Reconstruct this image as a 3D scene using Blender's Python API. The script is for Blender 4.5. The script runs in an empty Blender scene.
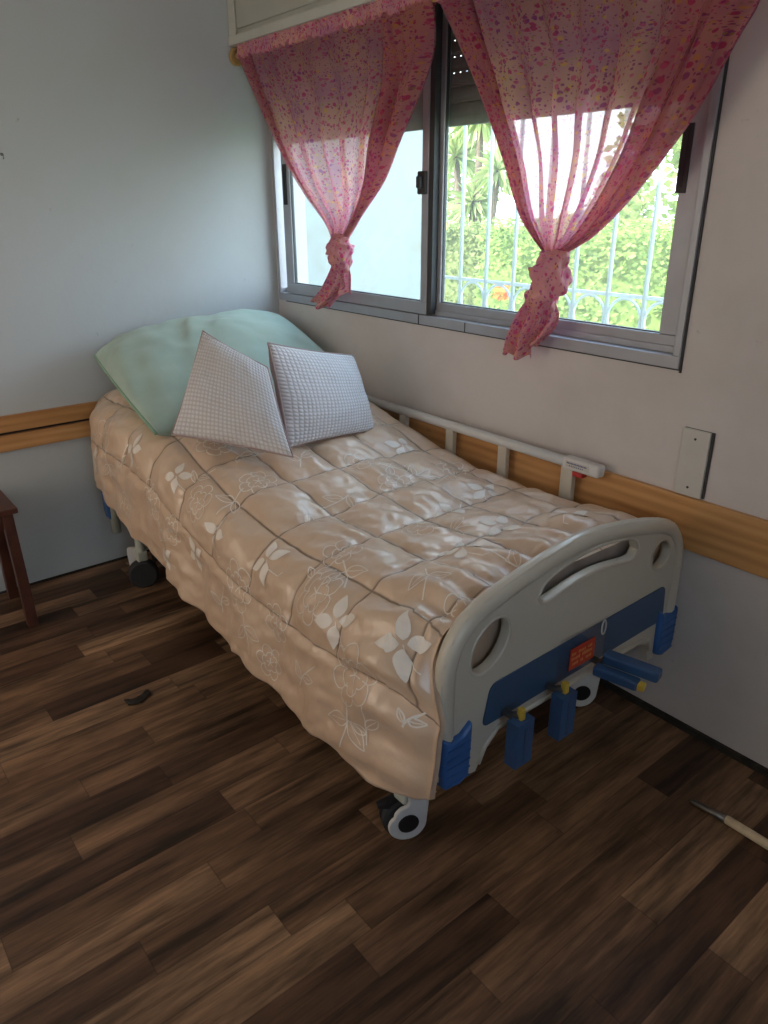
import bpy, bmesh, math, random
from mathutils import Vector, Matrix, noise
random.seed(7)
PI = math.pi
sc = bpy.context.scene
COL = sc.collection

# ------------------------------------------------------------------ materials
def new_mat(name):
    m = bpy.data.materials.new(name); m.use_nodes = True
    nt = m.node_tree; nt.nodes.clear()
    return m, nt
class NT:
    def __init__(s, nt): s.nt = nt
    def n(s, typ, **kw):
        nd = s.nt.nodes.new(typ)
        for k, v in kw.items():
            if k.startswith('i_'):
                key = k[2:]
                key = int(key) if key.isdigit() else key.replace('_', ' ')
                if isinstance(v, bpy.types.NodeSocket): s.nt.links.new(v, nd.inputs[key])
                else: nd.inputs[key].default_value = v
            else: setattr(nd, k, v)
        return nd
    def l(s, a, b): s.nt.links.new(a, b)
    def math(s, op, a, b=None, c=None, clamp=False):
        nd = s.nt.nodes.new('ShaderNodeMath'); nd.operation = op; nd.use_clamp = clamp
        for i, v in enumerate((a, b, c)):
            if v is None: continue
            if isinstance(v, bpy.types.NodeSocket): s.nt.links.new(v, nd.inputs[i])
            else: nd.inputs[i].default_value = v
        return nd.outputs[0]
    def mix(s, f, a, b, mode='MIX'):
        nd = s.nt.nodes.new('ShaderNodeMix'); nd.data_type = 'RGBA'; nd.blend_type = mode
        for i, v in ((0, f), (6, a), (7, b)):
            if isinstance(v, bpy.types.NodeSocket): s.nt.links.new(v, nd.inputs[i])
            else: nd.inputs[i].default_value = v if i == 0 else (*v, 1)
        return nd.outputs[2]
    def ramp(s, f, stops, interp='LINEAR'):
        nd = s.nt.nodes.new('ShaderNodeValToRGB'); cr = nd.color_ramp; cr.interpolation = interp
        while len(cr.elements) < len(stops): cr.elements.new(0.5)
        for e, (p, c) in zip(cr.elements, stops):
            e.position = p; e.color = (*c, 1) if len(c) == 3 else c
        s.l(f, nd.inputs[0]); return nd.outputs[0]
    def coord(s, which='Object', scale=(1, 1, 1), loc=(0, 0, 0), rot=(0, 0, 0)):
        tc = s.n('ShaderNodeTexCoord'); mp = s.n('ShaderNodeMapping')
        mp.inputs['Scale'].default_value = scale; mp.inputs['Location'].default_value = loc; mp.inputs['Rotation'].default_value = rot
        s.l(tc.outputs[which], mp.inputs[0]); return mp.outputs[0]
    def noise(s, vec, scale, detail=4, rough=.5, out='Fac'):
        nd = s.n('ShaderNodeTexNoise'); s.l(vec, nd.inputs['Vector'])
        nd.inputs['Scale'].default_value = scale; nd.inputs['Detail'].default_value = detail; nd.inputs['Roughness'].default_value = rough
        return nd.outputs[out]
    def principled(s, color, rough=.5, metal=0, bump=None, bstr=.2, bdist=.002, spec=.5, sheen=0, coat=0):
        p = s.n('ShaderNodeBsdfPrincipled'); o = s.n('ShaderNodeOutputMaterial')
        for k, v in (('Base Color', color), ('Roughness', rough), ('Metallic', metal), ('Specular IOR Level', spec), ('Sheen Weight', sheen), ('Coat Weight', coat)):
            if isinstance(v, bpy.types.NodeSocket): s.l(v, p.inputs[k])
            else: p.inputs[k].default_value = (*v, 1) if k == 'Base Color' else v
        if bump is not None:
            b = s.n('ShaderNodeBump'); b.inputs['Strength'].default_value = bstr; b.inputs['Distance'].default_value = bdist
            s.l(bump, b.inputs['Height']); s.l(b.outputs[0], p.inputs['Normal'])
        s.l(p.outputs[0], o.inputs[0]); return p

def simple(name, col, rough=.5, metal=0, var=.06, nscale=30, bump=.0, spec=.5, sheen=0):
    m, nt = new_mat(name); t = NT(nt)
    v = t.coord(); f = t.noise(v, nscale, 5)
    c2 = tuple(max(0, c * (1 - var * 2)) for c in col); c1 = tuple(min(1, c * (1 + var)) for c in col)
    c = t.ramp(f, [(.3, c2), (.7, c1)])
    t.principled(c, rough, metal, bump=f if bump else None, bstr=bump, spec=spec, sheen=sheen)
    return m

def mat_wall(name, base, stain, amount=.5, ns=3.0):
    m, nt = new_mat(name); t = NT(nt); v = t.coord()
    a = t.noise(v, ns, 6, .6); b = t.noise(v, 18, 5, .65); c = t.noise(v, 140, 3)
    col = t.mix(t.math('MULTIPLY', t.ramp(a, [(.48, (0, 0, 0)), (.78, (1, 1, 1))]), amount), base, stain)
    sp = t.ramp(b, [(.685, (0, 0, 0)), (.73, (1, 1, 1))])
    col = t.mix(t.math('MULTIPLY', sp, .5), col, tuple(x * .55 for x in base))
    h = t.math('ADD', t.math('MULTIPLY', a, 3), t.math('ADD', b, t.math('MULTIPLY', c, .12)))
    t.principled(col, .72, bump=h, bstr=.25, bdist=.004, spec=.25)
    return m

def mat_floor():
    m, nt = new_mat('vinyl_plank_floor'); t = NT(nt)
    tc = t.n('ShaderNodeTexCoord'); sx = t.n('ShaderNodeSeparateXYZ'); t.l(tc.outputs['Object'], sx.inputs[0])
    x, y = sx.outputs[0], sx.outputs[1]
    w = .1022
    xr = t.math('DIVIDE', t.math('ADD', x, 5.0 - .083 + .002), w); row = t.math('FLOOR', xr)
    wn = t.n('ShaderNodeTexWhiteNoise', noise_dimensions='1D'); t.l(row, wn.inputs['W'])
    yr = t.math('ADD', t.math('DIVIDE', t.math('ADD', y, 20.0), .62), t.math('MULTIPLY', wn.outputs[0], 7.3)); colm = t.math('FLOOR', yr)
    cb = t.n('ShaderNodeCombineXYZ'); t.l(row, cb.inputs[0]); t.l(colm, cb.inputs[1])
    w2 = t.n('ShaderNodeTexWhiteNoise', noise_dimensions='3D'); t.l(cb.outputs[0], w2.inputs['Vector'])
    rnd = w2.outputs[0]
    tone = t.ramp(rnd, [(0, (.060, .031, .018)), (.3, (.096, .052, .030)), (.55, (.142, .080, .045)), (.8, (.195, .113, .064)), (1, (.27, .165, .096))])
    # grain, each plank shifted
    mp = t.n('ShaderNodeCombineXYZ'); t.l(t.math('ADD', t.math('MULTIPLY', x, 26), t.math('MULTIPLY', rnd, 40)), mp.inputs[0])
    t.l(t.math('MULTIPLY', y, 2.2), mp.inputs[1]); t.l(t.math('MULTIPLY', rnd, 20), mp.inputs[2])
    g = t.noise(mp.outputs[0], 1.0, 8, .62)
    mp2 = t.n('ShaderNodeCombineXYZ'); t.l(t.math('ADD', t.math('MULTIPLY', x, 160), t.math('MULTIPLY', rnd, 90)), mp2.inputs[0])
    t.l(t.math('MULTIPLY', y, 9), mp2.inputs[1])
    g2 = t.noise(mp2.outputs[0], 1.0, 4, .6)
    big = t.noise(t.coord(scale=(3.2, 1.6, 1)), 1.6, 4, .6)
    c = t.mix(t.ramp(g, [(.34, (0, 0, 0)), (.62, (1, 1, 1))]), (.30, .30, .30), (1.5, 1.45, 1.4))
    c = t.mix(1.0, tone, c, 'MULTIPLY')
    c = t.mix(1.0, c, t.ramp(g2, [(.3, (.72, .72, .72)), (.7, (1.2, 1.2, 1.2))]), 'MULTIPLY')
    c = t.mix(1.0, c, t.ramp(big, [(.3, (.62, .60, .60)), (.7, (1.3, 1.3, 1.3))]), 'MULTIPLY')
    fx = t.math('FRACT', xr); fy = t.math('FRACT', yr)
    ex = t.math('MINIMUM', fx, t.math('SUBTRACT', 1, fx)); ey = t.math('MULTIPLY', t.math('MINIMUM', fy, t.math('SUBTRACT', 1, fy)), 6)
    e = t.math('MINIMUM', ex, ey)
    c = t.mix(t.ramp(e, [(.0, (.5, .5, .5)), (.022, (0, 0, 0))]), c, (.012, .007, .005))
    t.principled(c, t.math('ADD', .42, t.math('MULTIPLY', g2, .16)), bump=t.math('ADD', g2, t.math('MULTIPLY', t.math('MINIMUM', e, .03), 20)), bstr=.18, bdist=.0012, spec=.35)
    return m

def mat_pine(name, axis='x', dark=1.0, hue=(1, 1, 1)):
    m, nt = new_mat(name); t = NT(nt)
    sc_ = (1.3, 14, 14) if axis == 'x' else (14, 1.3, 14)
    v = t.coord(scale=sc_); f = t.noise(v, 1.4, 6, .6)
    nd = t.n('ShaderNodeTexWave', wave_type='BANDS', bands_direction='Z'); t.l(t.coord(scale=(.16, .16, 1)), nd.inputs['Vector'])
    nd.inputs['Scale'].default_value = 9; nd.inputs['Distortion'].default_value = 5; nd.inputs['Detail'].default_value = 3; nd.inputs['Detail Scale'].default_value = .7
    mx = t.math('ADD', t.math('MULTIPLY', f, .85), t.math('MULTIPLY', nd.outputs['Fac'], .15))
    c = t.ramp(mx, [(.25, (.30 * dark * hue[0], .135 * dark * hue[1], .045 * dark * hue[2])), (.55, (.50 * dark * hue[0], .26 * dark * hue[1], .10 * dark * hue[2])), (.8, (.60 * dark * hue[0], .35 * dark * hue[1], .16 * dark * hue[2]))])
    vo = t.n('ShaderNodeTexVoronoi'); t.l(t.coord(scale=(3.1, 3.1, 7)), vo.inputs['Vector']); vo.inputs['Scale'].default_value = 1.0
    k = t.ramp(vo.outputs['Distance'], [(.045, (1, 1, 1)), (.10, (0, 0, 0))])
    c = t.mix(t.math('MULTIPLY', k, .85), c, (.07, .025, .012))
    t.principled(c, .42, bump=mx, bstr=.1, bdist=.001, spec=.4)
    return m

def mat_curtain(nm='floral_voile', tra=.20, trl=.72):
    m, nt = new_mat(nm); t = NT(nt)
    tc = t.n('ShaderNodeTexCoord'); uv = tc.outputs['UV']
    nz = t.n('ShaderNodeTexNoise'); t.l(uv, nz.inputs['Vector']); nz.inputs['Scale'].default_value = 60; nz.inputs['Detail'].default_value = 3
    wv = t.n('ShaderNodeVectorMath', operation='SCALE'); t.l(nz.outputs['Color'], wv.inputs[0]); wv.inputs['Scale'].default_value = .012
    ad = t.n('ShaderNodeVectorMath', operation='ADD'); t.l(uv, ad.inputs[0]); t.l(wv.outputs[0], ad.inputs[1])
    base = (.58, .25, .37)
    big = t.noise(uv, 5, 3)
    col = t.mix(t.ramp(big, [(.35, (0, 0, 0)), (.65, (1, 1, 1))]), base, (.76, .40, .34))
    for sc_, pal, r in ((62, [(0, (.62, .06, .20)), (.35, (.40, .08, .28)), (.5, (.80, .42, .16)), (.70, (.70, .12, .28))], .42), (115, [(0, (.35, .08, .24)), (.5, (.65, .12, .26)), (.8, (.42, .34, .12))], .36)):
        vo = t.n('ShaderNodeTexVoronoi'); t.l(ad.outputs[0], vo.inputs['Vector']); vo.inputs['Scale'].default_value = sc_
        sp = t.n('ShaderNodeSeparateColor'); t.l(vo.outputs['Color'], sp.inputs[0])
        pc = t.ramp(sp.outputs[0], pal, 'CONSTANT')
        msk = t.ramp(vo.outputs['Distance'], [(r - .08, (1, 1, 1)), (r, (0, 0, 0))])
        msk = t.math('MULTIPLY', msk, t.math('GREATER_THAN', sp.outputs[1], .25))
        col = t.mix(t.math('MULTIPLY', msk, .9), col, pc)
    d = t.n('ShaderNodeBsdfDiffuse'); t.l(col, d.inputs[0])
    tl = t.n('ShaderNodeBsdfTranslucent'); t.l(col, tl.inputs[0])
    tr = t.n('ShaderNodeBsdfTransparent'); tr.inputs[0].default_value = (1, .93, .96, 1)
    m1 = t.n('ShaderNodeMixShader', i_0=trl); t.l(d.outputs[0], m1.inputs[1]); t.l(tl.outputs[0], m1.inputs[2])
    m2 = t.n('ShaderNodeMixShader', i_0=tra); t.l(m1.outputs[0], m2.inputs[1]); t.l(tr.outputs[0], m2.inputs[2])
    o = t.n('ShaderNodeOutputMaterial'); t.l(m2.outputs[0], o.inputs[0])
    return m

def mat_comforter():
    m, nt = new_mat('beige_sateen'); t = NT(nt)
    tc = t.n('ShaderNodeTexCoord'); sx = t.n('ShaderNodeSeparateXYZ'); t.l(tc.outputs['UV'], sx.inputs[0])
    u, v = sx.outputs[0], sx.outputs[1]          # metres along bed / across the cloth, v=0 on the near top seam
    uc = t.math('DIVIDE', t.math('ADD', u, -1.045 + 4.4), .22); vc = t.math('DIVIDE', t.math('ADD', v, 1.9), .19)
    fu = t.math('FRACT', uc); fv = t.math('FRACT', vc)
    du = t.math('MULTIPLY', t.math('MINIMUM', fu, t.math('SUBTRACT', 1, fu)), .22)
    dv = t.math('MULTIPLY', t.math('MINIMUM', fv, t.math('SUBTRACT', 1, fv)), .19)
    # the border below the first side seam has no quilting
    inside = t.math('LESS_THAN', v, .192)
    dd = t.math('MINIMUM', du, dv)
    seam = t.math('MULTIPLY', t.ramp(dd, [(.0015, (1, 1, 1)), (.0042, (0, 0, 0))]), inside)
    n1 = t.noise(t.coord('UV'), 6, 4); n2 = t.noise(t.coord('UV', scale=(1, .6, 1)), 26, 5, .6)
    col = t.ramp(n1, [(.3, (.61, .425, .285)), (.7, (.67, .485, .34))])
    col = t.mix(t.math('MULTIPLY', seam, .9), col, (.11, .06, .03))
    h = t.math('ADD', n2, t.math('MULTIPLY', seam, -1.0))
    p = t.principled(col, .36, bump=h, bstr=.5, bdist=.006, spec=.9, sheen=.15, coat=.4)
    p.inputs['Coat Roughness'].default_value = .32
    return m

def mat_knit():
    m, nt = new_mat('waffle_knit'); t = NT(nt)
    tc = t.n('ShaderNodeTexCoord'); sx = t.n('ShaderNodeSeparateXYZ'); t.l(tc.outputs['UV'], sx.inputs[0])
    a = t.math('ABSOLUTE', t.math('SINE', t.math('MULTIPLY', sx.outputs[0], PI * 27)))
    b = t.math('ABSOLUTE', t.math('SINE', t.math('MULTIPLY', sx.outputs[1], PI * 27)))
    f = t.math('MULTIPLY', a, b)
    c = t.ramp(f, [(.05, (.58, .55, .55)), (.4, (.68, .66, .68)), (.8, (.77, .76, .79))])
    t.principled(c, .9, bump=f, bstr=.7, bdist=.005, spec=.2, sheen=.3)
    return m

def mat_glass():
    m, nt = new_mat('window_glass'); t = NT(nt)
    tr = t.n('ShaderNodeBsdfTransparent'); tr.inputs[0].default_value = (.93, .97, .97, 1)
    gl = t.n('ShaderNodeBsdfGlossy'); gl.inputs['Roughness'].default_value = .02
    mx = t.n('ShaderNodeMixShader', i_0=.05); t.l(tr.outputs[0], mx.inputs[1]); t.l(gl.outputs[0], mx.inputs[2])
    hz = t.n('ShaderNodeBsdfTranslucent'); hz.inputs[0].default_value = (.9, .95, .95, 1); m3 = t.n('ShaderNodeMixShader', i_0=.035); t.l(mx.outputs[0], m3.inputs[1]); t.l(hz.outputs[0], m3.inputs[2])   # pale veil mixed in as painted haze over the view outside
    o = t.n('ShaderNodeOutputMaterial'); t.l(m3.outputs[0], o.inputs[0])
    return m

def mat_leaf(name, c1, c2, c3):
    m, nt = new_mat(name); t = NT(nt)
    oi = t.n('ShaderNodeNewGeometry')
    c = t.ramp(oi.outputs['Random Per Island'], [(0, c1), (.5, c2), (1, c3)])
    d = t.n('ShaderNodeBsdfDiffuse'); t.l(c, d.inputs[0]); tl = t.n('ShaderNodeBsdfTranslucent'); t.l(c, tl.inputs[0])
    m1 = t.n('ShaderNodeMixShader', i_0=.4); t.l(d.outputs[0], m1.inputs[1]); t.l(tl.outputs[0], m1.inputs[2])
    o = t.n('ShaderNodeOutputMaterial'); t.l(m1.outputs[0], o.inputs[0])
    return m

M = {}
M['wall_l'] = mat_wall('plaster_left', (.545, .585, .61), (.49, .50, .47), .5, 1.3)
M['wall_b'] = mat_wall('plaster_window_side', (.63, .585, .565), (.47, .42, .385), .55, 2.2)
M['ceiling'] = mat_wall('plaster_ceiling', (.70, .69, .66), (.62, .60, .56), .3, 2)
M['floor'] = mat_floor()
M['pine_x'] = mat_pine('pine_board_long', 'x', 1.15); M['pine_y'] = mat_pine('pine_board_side', 'y', 1.15)
M['curtain'] = mat_curtain(); M['curtain_thick'] = mat_curtain('floral_voile_gathered', .03, .28); M['comforter'] = mat_comforter(); M['knit'] = mat_knit(); M['glass'] = mat_glass()
M['print'] = simple('white_flower_print', (.85, .78, .70), .45, var=.03)
M['cushion_back'] = simple('mauve_cotton', (.42, .32, .31), .9, var=.05)
M['aqua'] = simple('pale_green_cotton', (.40, .53, .46), .75, var=.05, nscale=8, sheen=.2)
M['aqua_hem'] = simple('green_hem', (.27, .42, .31), .8)
M['alu'] = simple('aluminium', (.37, .385, .42), .42, .35, var=.04, nscale=12)
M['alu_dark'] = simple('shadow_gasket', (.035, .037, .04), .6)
M['black'] = simple('black_plastic', (.012, .012, .014), .45)
M['shutter'] = simple('shutter_slats', (.20, .19, .17), .6, var=.08)
M['boxwood'] = simple('painted_box', (.50, .50, .45), .5, var=.05, nscale=6)
M['boxpanel'] = simple('painted_panel', (.42, .42, .37), .55, var=.06, nscale=5)
M['rod'] = simple('varnished_rod', (.50, .31, .11), .4, var=.15)
M['shell'] = simple('cream_plastic', (.56, .52, .44), .28, var=.02, nscale=6)
M['blue'] = simple('blue_plastic', (.035, .125, .36), .38, var=.05, nscale=8)
M['blue_dusty_shaded'] = simple('dusty_blue_plastic_shaded', (.035, .095, .22), .4, var=.08, nscale=10)  # dusty crank blue, darkened so the shade is in the colour
M['navy'] = simple('blue_inlay', (.040, .088, .175), .42, var=.05, nscale=8)
M['white_pl'] = simple('white_plastic', (.66, .66, .65), .4, var=.02)
M['metal'] = simple('enamelled_steel', (.55, .58, .50), .4, .0, var=.04)
M['steel'] = simple('dull_steel', (.20, .19, .18), .35, .9, var=.08)
M['tyre'] = simple('grey_tyre', (.022, .023, .026), .7)
M['yellow'] = simple('yellow_joint', (.62, .42, .05), .5)
M['red'] = simple('red_label', (.55, .05, .02), .5)
M['red2'] = simple('red_release', (.45, .02, .02), .4)
M['inkred'] = simple('label_ink', (.72, .35, .12), .6)
M['ink'] = simple('blue_ink', (.05, .08, .25), .6)
M['mahog'] = simple('dark_red_wood', (.085, .028, .018), .35, var=.2, nscale=14)
M['plate'] = simple('cover_plate', (.58, .56, .52), .5, var=.03, nscale=10)
M['mattress'] = simple('mattress_cloth', (.25, .30, .40), .8)
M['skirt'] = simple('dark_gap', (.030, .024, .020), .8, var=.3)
M['cream_wood'] = simple('cream_handle', (.62, .50, .33), .5, var=.1)
M['scrap'] = simple('dark_scrap', (.02, .015, .012), .7)
M['ext'] = mat_wall('outer_render', (.40, .43, .425), (.33, .29, .19), .9, 3.5)
M['iron'] = simple('white_iron', (.60, .66, .68), .5, var=.04)
M['grass'] = simple('garden_grass', (.16, .26, .05), .9, var=.2)
M['hedge'] = mat_leaf('hedge_leaves', (.15, .22, .06), (.26, .34, .09), (.40, .45, .15))
M['hedge2'] = mat_leaf('pale_hedge_leaves', (.14, .19, .06), (.25, .28, .10), (.36, .38, .16))
M['palm'] = mat_leaf('palm_leaves', (.28, .36, .12), (.42, .50, .20), (.60, .62, .32))
M['tree'] = mat_leaf('tree_leaves', (.20, .27, .09), (.34, .40, .14), (.48, .50, .20))
M['bark'] = simple('bark', (.16, .11, .07), .9, var=.2)
M['orange'] = mat_leaf('orange_petals', (.75, .20, .05), (.8, .25, .06), (.85, .30, .08))
M['yellowpetal'] = mat_leaf('yellow_petals', (.8, .55, .05), (.85, .6, .06), (.9, .65, .1))
m_, nt_ = new_mat('clear_sleeve'); t_ = NT(nt_)
tr_ = t_.n('ShaderNodeBsdfTransparent'); gl_ = t_.n('ShaderNodeBsdfGlossy'); gl_.inputs['Roughness'].default_value = .12
mx_ = t_.n('ShaderNodeMixShader', i_0=.10); t_.l(tr_.outputs[0], mx_.inputs[1]); t_.l(gl_.outputs[0], mx_.inputs[2])
o_ = t_.n('ShaderNodeOutputMaterial'); t_.l(mx_.outputs[0], o_.inputs[0]); M['clear'] = m_

# ------------------------------------------------------------------ mesh building
class MB:
    """collects shapes in world coordinates and links them as one mesh"""
    def __init__(s): s.v = []; s.f = []; s.mi = []; s.uv = {}; s.cur = 0
    def face(s, idx, uvs=None):
        s.f.append(tuple(idx)); s.mi.append(s.cur)
        if uvs: s.uv[len(s.f) - 1] = uvs
    def vs(s, pts):
        b = len(s.v); s.v += [tuple(p) for p in pts]; return b
    def box(s, lo, hi, R=None, c=None):
        x0, y0, z0 = lo; x1, y1, z1 = hi
        P = [Vector(p) for p in ((x0, y0, z0), (x1, y0, z0), (x1, y1, z0), (x0, y1, z0), (x0, y0, z1), (x1, y0, z1), (x1, y1, z1), (x0, y1, z1))]
        if R is not None:
            c = Vector(c) if c is not None else sum(P, Vector()) / 8
            P = [c + R @ (p - c) for p in P]
        b = s.vs(P)
        for q in ((3, 2, 1, 0), (4, 5, 6, 7), (0, 1, 5, 4), (1, 2, 6, 5), (2, 3, 7, 6), (3, 0, 4, 7)): s.face([b + i for i in q])
        return s
    def tube(s, pts, r, n=12, cap=True, flat=1.0, up=(0, 0, 1)):
        pts = [Vector(p) for p in pts]; rs = r if isinstance(r, (list, tuple)) else [r] * len(pts)
        rings = []; up = Vector(up)
        for i, p in enumerate(pts):
            d = (pts[min(i + 1, len(pts) - 1)] - pts[max(i - 1, 0)]).normalized()
            a = d.cross(up)
            if a.length < 1e-3: a = d.cross(Vector((1, 0, 0)))
            a.normalize(); b_ = a.cross(d).normalized()
            rings.append(s.vs([p + (a * math.cos(2 * PI * k / n) * flat + b_ * math.sin(2 * PI * k / n)) * rs[i] for k in range(n)]))
        for i in range(len(rings) - 1):
            for k in range(n): s.face((rings[i] + k, rings[i] + (k + 1) % n, rings[i + 1] + (k + 1) % n, rings[i + 1] + k))
        if cap:
            s.face([rings[0] + k for k in range(n)][::-1]); s.face([rings[-1] + k for k in range(n)])
        return s
    def lathe(s, prof, c, axis, n=28):
        """prof: (radius, distance along axis)"""
        axis = Vector(axis).normalized(); c = Vector(c)
        a = axis.cross(Vector((0, 0, 1)))
        if a.length < 1e-3: a = Vector((1, 0, 0))
        a.normalize(); b_ = axis.cross(a)
        rings = [s.vs([c + axis * h + (a * math.cos(2 * PI * k / n) + b_ * math.sin(2 * PI * k / n)) * r for k in range(n)]) for r, h in prof]
        for i in range(len(rings) - 1):
            for k in range(n): s.face((rings[i] + k, rings[i] + (k + 1) % n, rings[i + 1] + (k + 1) % n, rings[i + 1] + k))
        s.face([rings[0] + k for k in range(n)][::-1]); s.face([rings[-1] + k for k in range(n)])
        return s
    def prism(s, poly, o, ax, ay, depth):
        """polygon in plane (ax, ay) at o, extruded along depth vector"""
        o = Vector(o); ax = Vector(ax); ay = Vector(ay); d = Vector(depth); n = len(poly)
        a = s.vs([o + ax * p[0] + ay * p[1] for p in poly]); b = s.vs([o + ax * p[0] + ay * p[1] + d for p in poly])
        s.face([a + i for i in range(n)][::-1]); s.face([b + i for i in range(n)])
        for i in range(n): s.face((a + i, a + (i + 1) % n, b + (i + 1) % n, b + i))
        return s
    def grid(s, fn, nu, nv, uvfn=None, closed_u=False):
        b = s.vs([fn(i / nu, j / nv) for j in range(nv + 1) for i in range(nu + 1)])
        w = nu + 1
        for j in range(nv):
            for i in range(nu):
                q = (b + j * w + i, b + j * w + i + 1, b + (j + 1) * w + i + 1, b + (j + 1) * w + i)
                uv = None
                if uvfn: uv = [uvfn(i / nu, j / nv), uvfn((i + 1) / nu, j / nv), uvfn((i + 1) / nu, (j + 1) / nv), uvfn(i / nu, (j + 1) / nv)]
                s.face(q, uv)
        return s

def link(o, parent=None):
    COL.objects.link(o)
    if parent is not None: o.parent = parent
    return o
def origin_of(o):
    p = Vector((0, 0, 0))
    while o is not None: p += o.location; o = o.parent
    return p
def build(name, mb, mats, parent=None, bevel=0, smooth=False, subsurf=0, solid=0, loc=None, angle=35, segs=2, normals=True):
    off = origin_of(parent) if parent is not None else Vector((0, 0, 0))
    if loc is None and parent is None:
        vs = [Vector(v) for v in mb.v]
        loc = Vector(((min(v.x for v in vs) + max(v.x for v in vs)) / 2, (min(v.y for v in vs) + max(v.y for v in vs)) / 2, min(v.z for v in vs)))
    loc = Vector(loc) if loc is not None else Vector((0, 0, 0))
    off = off + loc
    me = bpy.data.meshes.new(name)
    me.from_pydata([tuple(Vector(v) - off) for v in mb.v], [], mb.f)
    if not isinstance(mats, (list, tuple)): mats = [mats]
    for m in mats: me.materials.append(m if not isinstance(m, str) else M[m])
    for p, mi in zip(me.polygons, mb.mi): p.material_index = mi
    if mb.uv:
        ul = me.uv_layers.new(name='UVMap')
        for fi, uvs in mb.uv.items():
            p = me.polygons[fi]
            for li, uv in zip(p.loop_indices, uvs): ul.data[li].uv = uv
    if normals:
        bm = bmesh.new(); bm.from_mesh(me); bmesh.ops.recalc_face_normals(bm, faces=bm.faces); bm.to_mesh(me); bm.free()
    if smooth:
        for p in me.polygons: p.use_smooth = True
    o = bpy.data.objects.new(name, me); o.location = loc; link(o, parent)
    if bevel:
        b = o.modifiers.new('bevel', 'BEVEL'); b.width = bevel; b.segments = segs; b.limit_method = 'ANGLE'; b.angle_limit = math.radians(angle)
    if solid:
        d = o.modifiers.new('solid', 'SOLIDIFY'); d.thickness = solid; d.offset = -1
    if subsurf:
        d = o.modifiers.new('sub', 'SUBSURF'); d.levels = d.render_levels = subsurf
    return o
def empty(name, loc, label, cat, group=None):
    o = bpy.data.objects.new(name, None); o.location = loc; o.empty_display_size = .05; link(o)
    return tag(o, label, cat, group)
def tag(o, label=None, cat=None, group=None, kind=None):
    if label: o['label'] = label
    if cat: o['category'] = cat
    if group: o['group'] = group
    if kind: o['kind'] = kind
    return o
def struct(name, mb, mats, label=None, **kw):
    o = build(name, mb, mats, **kw); o['kind'] = 'structure'
    if label: o['label'] = label
    return o
def rotz(a): return Matrix.Rotation(a, 3, 'Z')

def lerp_table(tab, x):
    if x <= tab[0][0]: return tab[0][1]
    for (a, b), (c, d) in zip(tab, tab[1:]):
        if x <= c:
            t = (x - a) / (c - a); t = t * t * (3 - 2 * t) * .5 + t * .5
            return b + (d - b) * t
    return tab[-1][1]
def catmull(P, t):
    n = len(P) - 1; f = max(0, min(n - 1e-6, t * n)); i = int(f); u = f - i
    p0 = P[max(i - 1, 0)]; p1 = P[i]; p2 = P[i + 1]; p3 = P[min(i + 2, n)]
    return tuple(.5 * (2 * b + (c - a) * u + (2 * a - 5 * b + 4 * c - d) * u * u + (-a + 3 * b - 3 * c + d) * u ** 3) for a, b, c, d in zip(p0, p1, p2, p3))

# ------------------------------------------------------------------ room shell
XR, YF, H = 4.1, -3.5, 2.55
WX0, WX1, WZ0, WZ1 = .023, 2.115, 1.106, 2.20
struct('floor', MB().box((0, YF, -.05), (XR, 0, 0)), 'floor', 'dark brown wood-look vinyl plank floor')
mb = MB()
mb.box((-.12, .0, 0), (XR + .12, .16, WZ0)).box((-.12, .0, WZ1), (XR + .12, .16, H)).box((-.12, 0, WZ0), (WX0, .16, WZ1)).box((WX1, 0, WZ0), (XR + .12, .16, WZ1))
struct('wall_back', mb, 'wall_b', 'greyish white window wall with scuffed plaster')
struct('wall_left', MB().box((-.12, YF - .12, 0), (0, 0, H)), 'wall_l', 'white wall behind the head of the bed')
struct('wall_front', MB().box((0, YF - .12, 0), (XR, YF, H)), 'wall_l')
mb = MB()
mb.box((XR, YF - .12, 0), (XR + .12, -2.3, H)).box((XR, -1.5, 0), (XR + .12, 0, H)).box((XR, -2.3, 1.95), (XR + .12, -1.5, H)).box((XR, -2.3, 0), (XR + .12, -1.5, 1.25))  # opening added in this unseen wall to let sky light in
struct('wall_right', mb, 'wall_l')
struct('ceiling', MB().box((-.12, YF - .12, H), (XR + .12, .16, H + .15)), 'ceiling')
# strip where floor meets wall
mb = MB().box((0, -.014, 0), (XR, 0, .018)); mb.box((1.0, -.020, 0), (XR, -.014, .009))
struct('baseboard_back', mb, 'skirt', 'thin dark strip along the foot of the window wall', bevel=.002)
struct('baseboard_left', MB().box((0, YF, 0), (.008, -.03, .010)), 'skirt', bevel=.002)
# pine boards
def board(name, lo, hi, mat, lab): return struct(name, MB().box(lo, hi), mat, lab, bevel=.003)
board('trim_1', (.021, -.020, .5977), (XR, -.0005, .7548), 'pine_x', 'knotty pine board running along the window wall')
mb = MB().box((.0005, YF, .690), (.020, -.021, .7548)).box((.0005, YF, .612), (.020, -.021, .678))
t2 = struct('trim_2', mb, 'pine_y', 'pine board with a dark lengthwise split on the left wall', bevel=.002)
build('split', MB().box((.0004, YF + .001, .677), (.004, -.022, .691)), 'skirt', t2)

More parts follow.
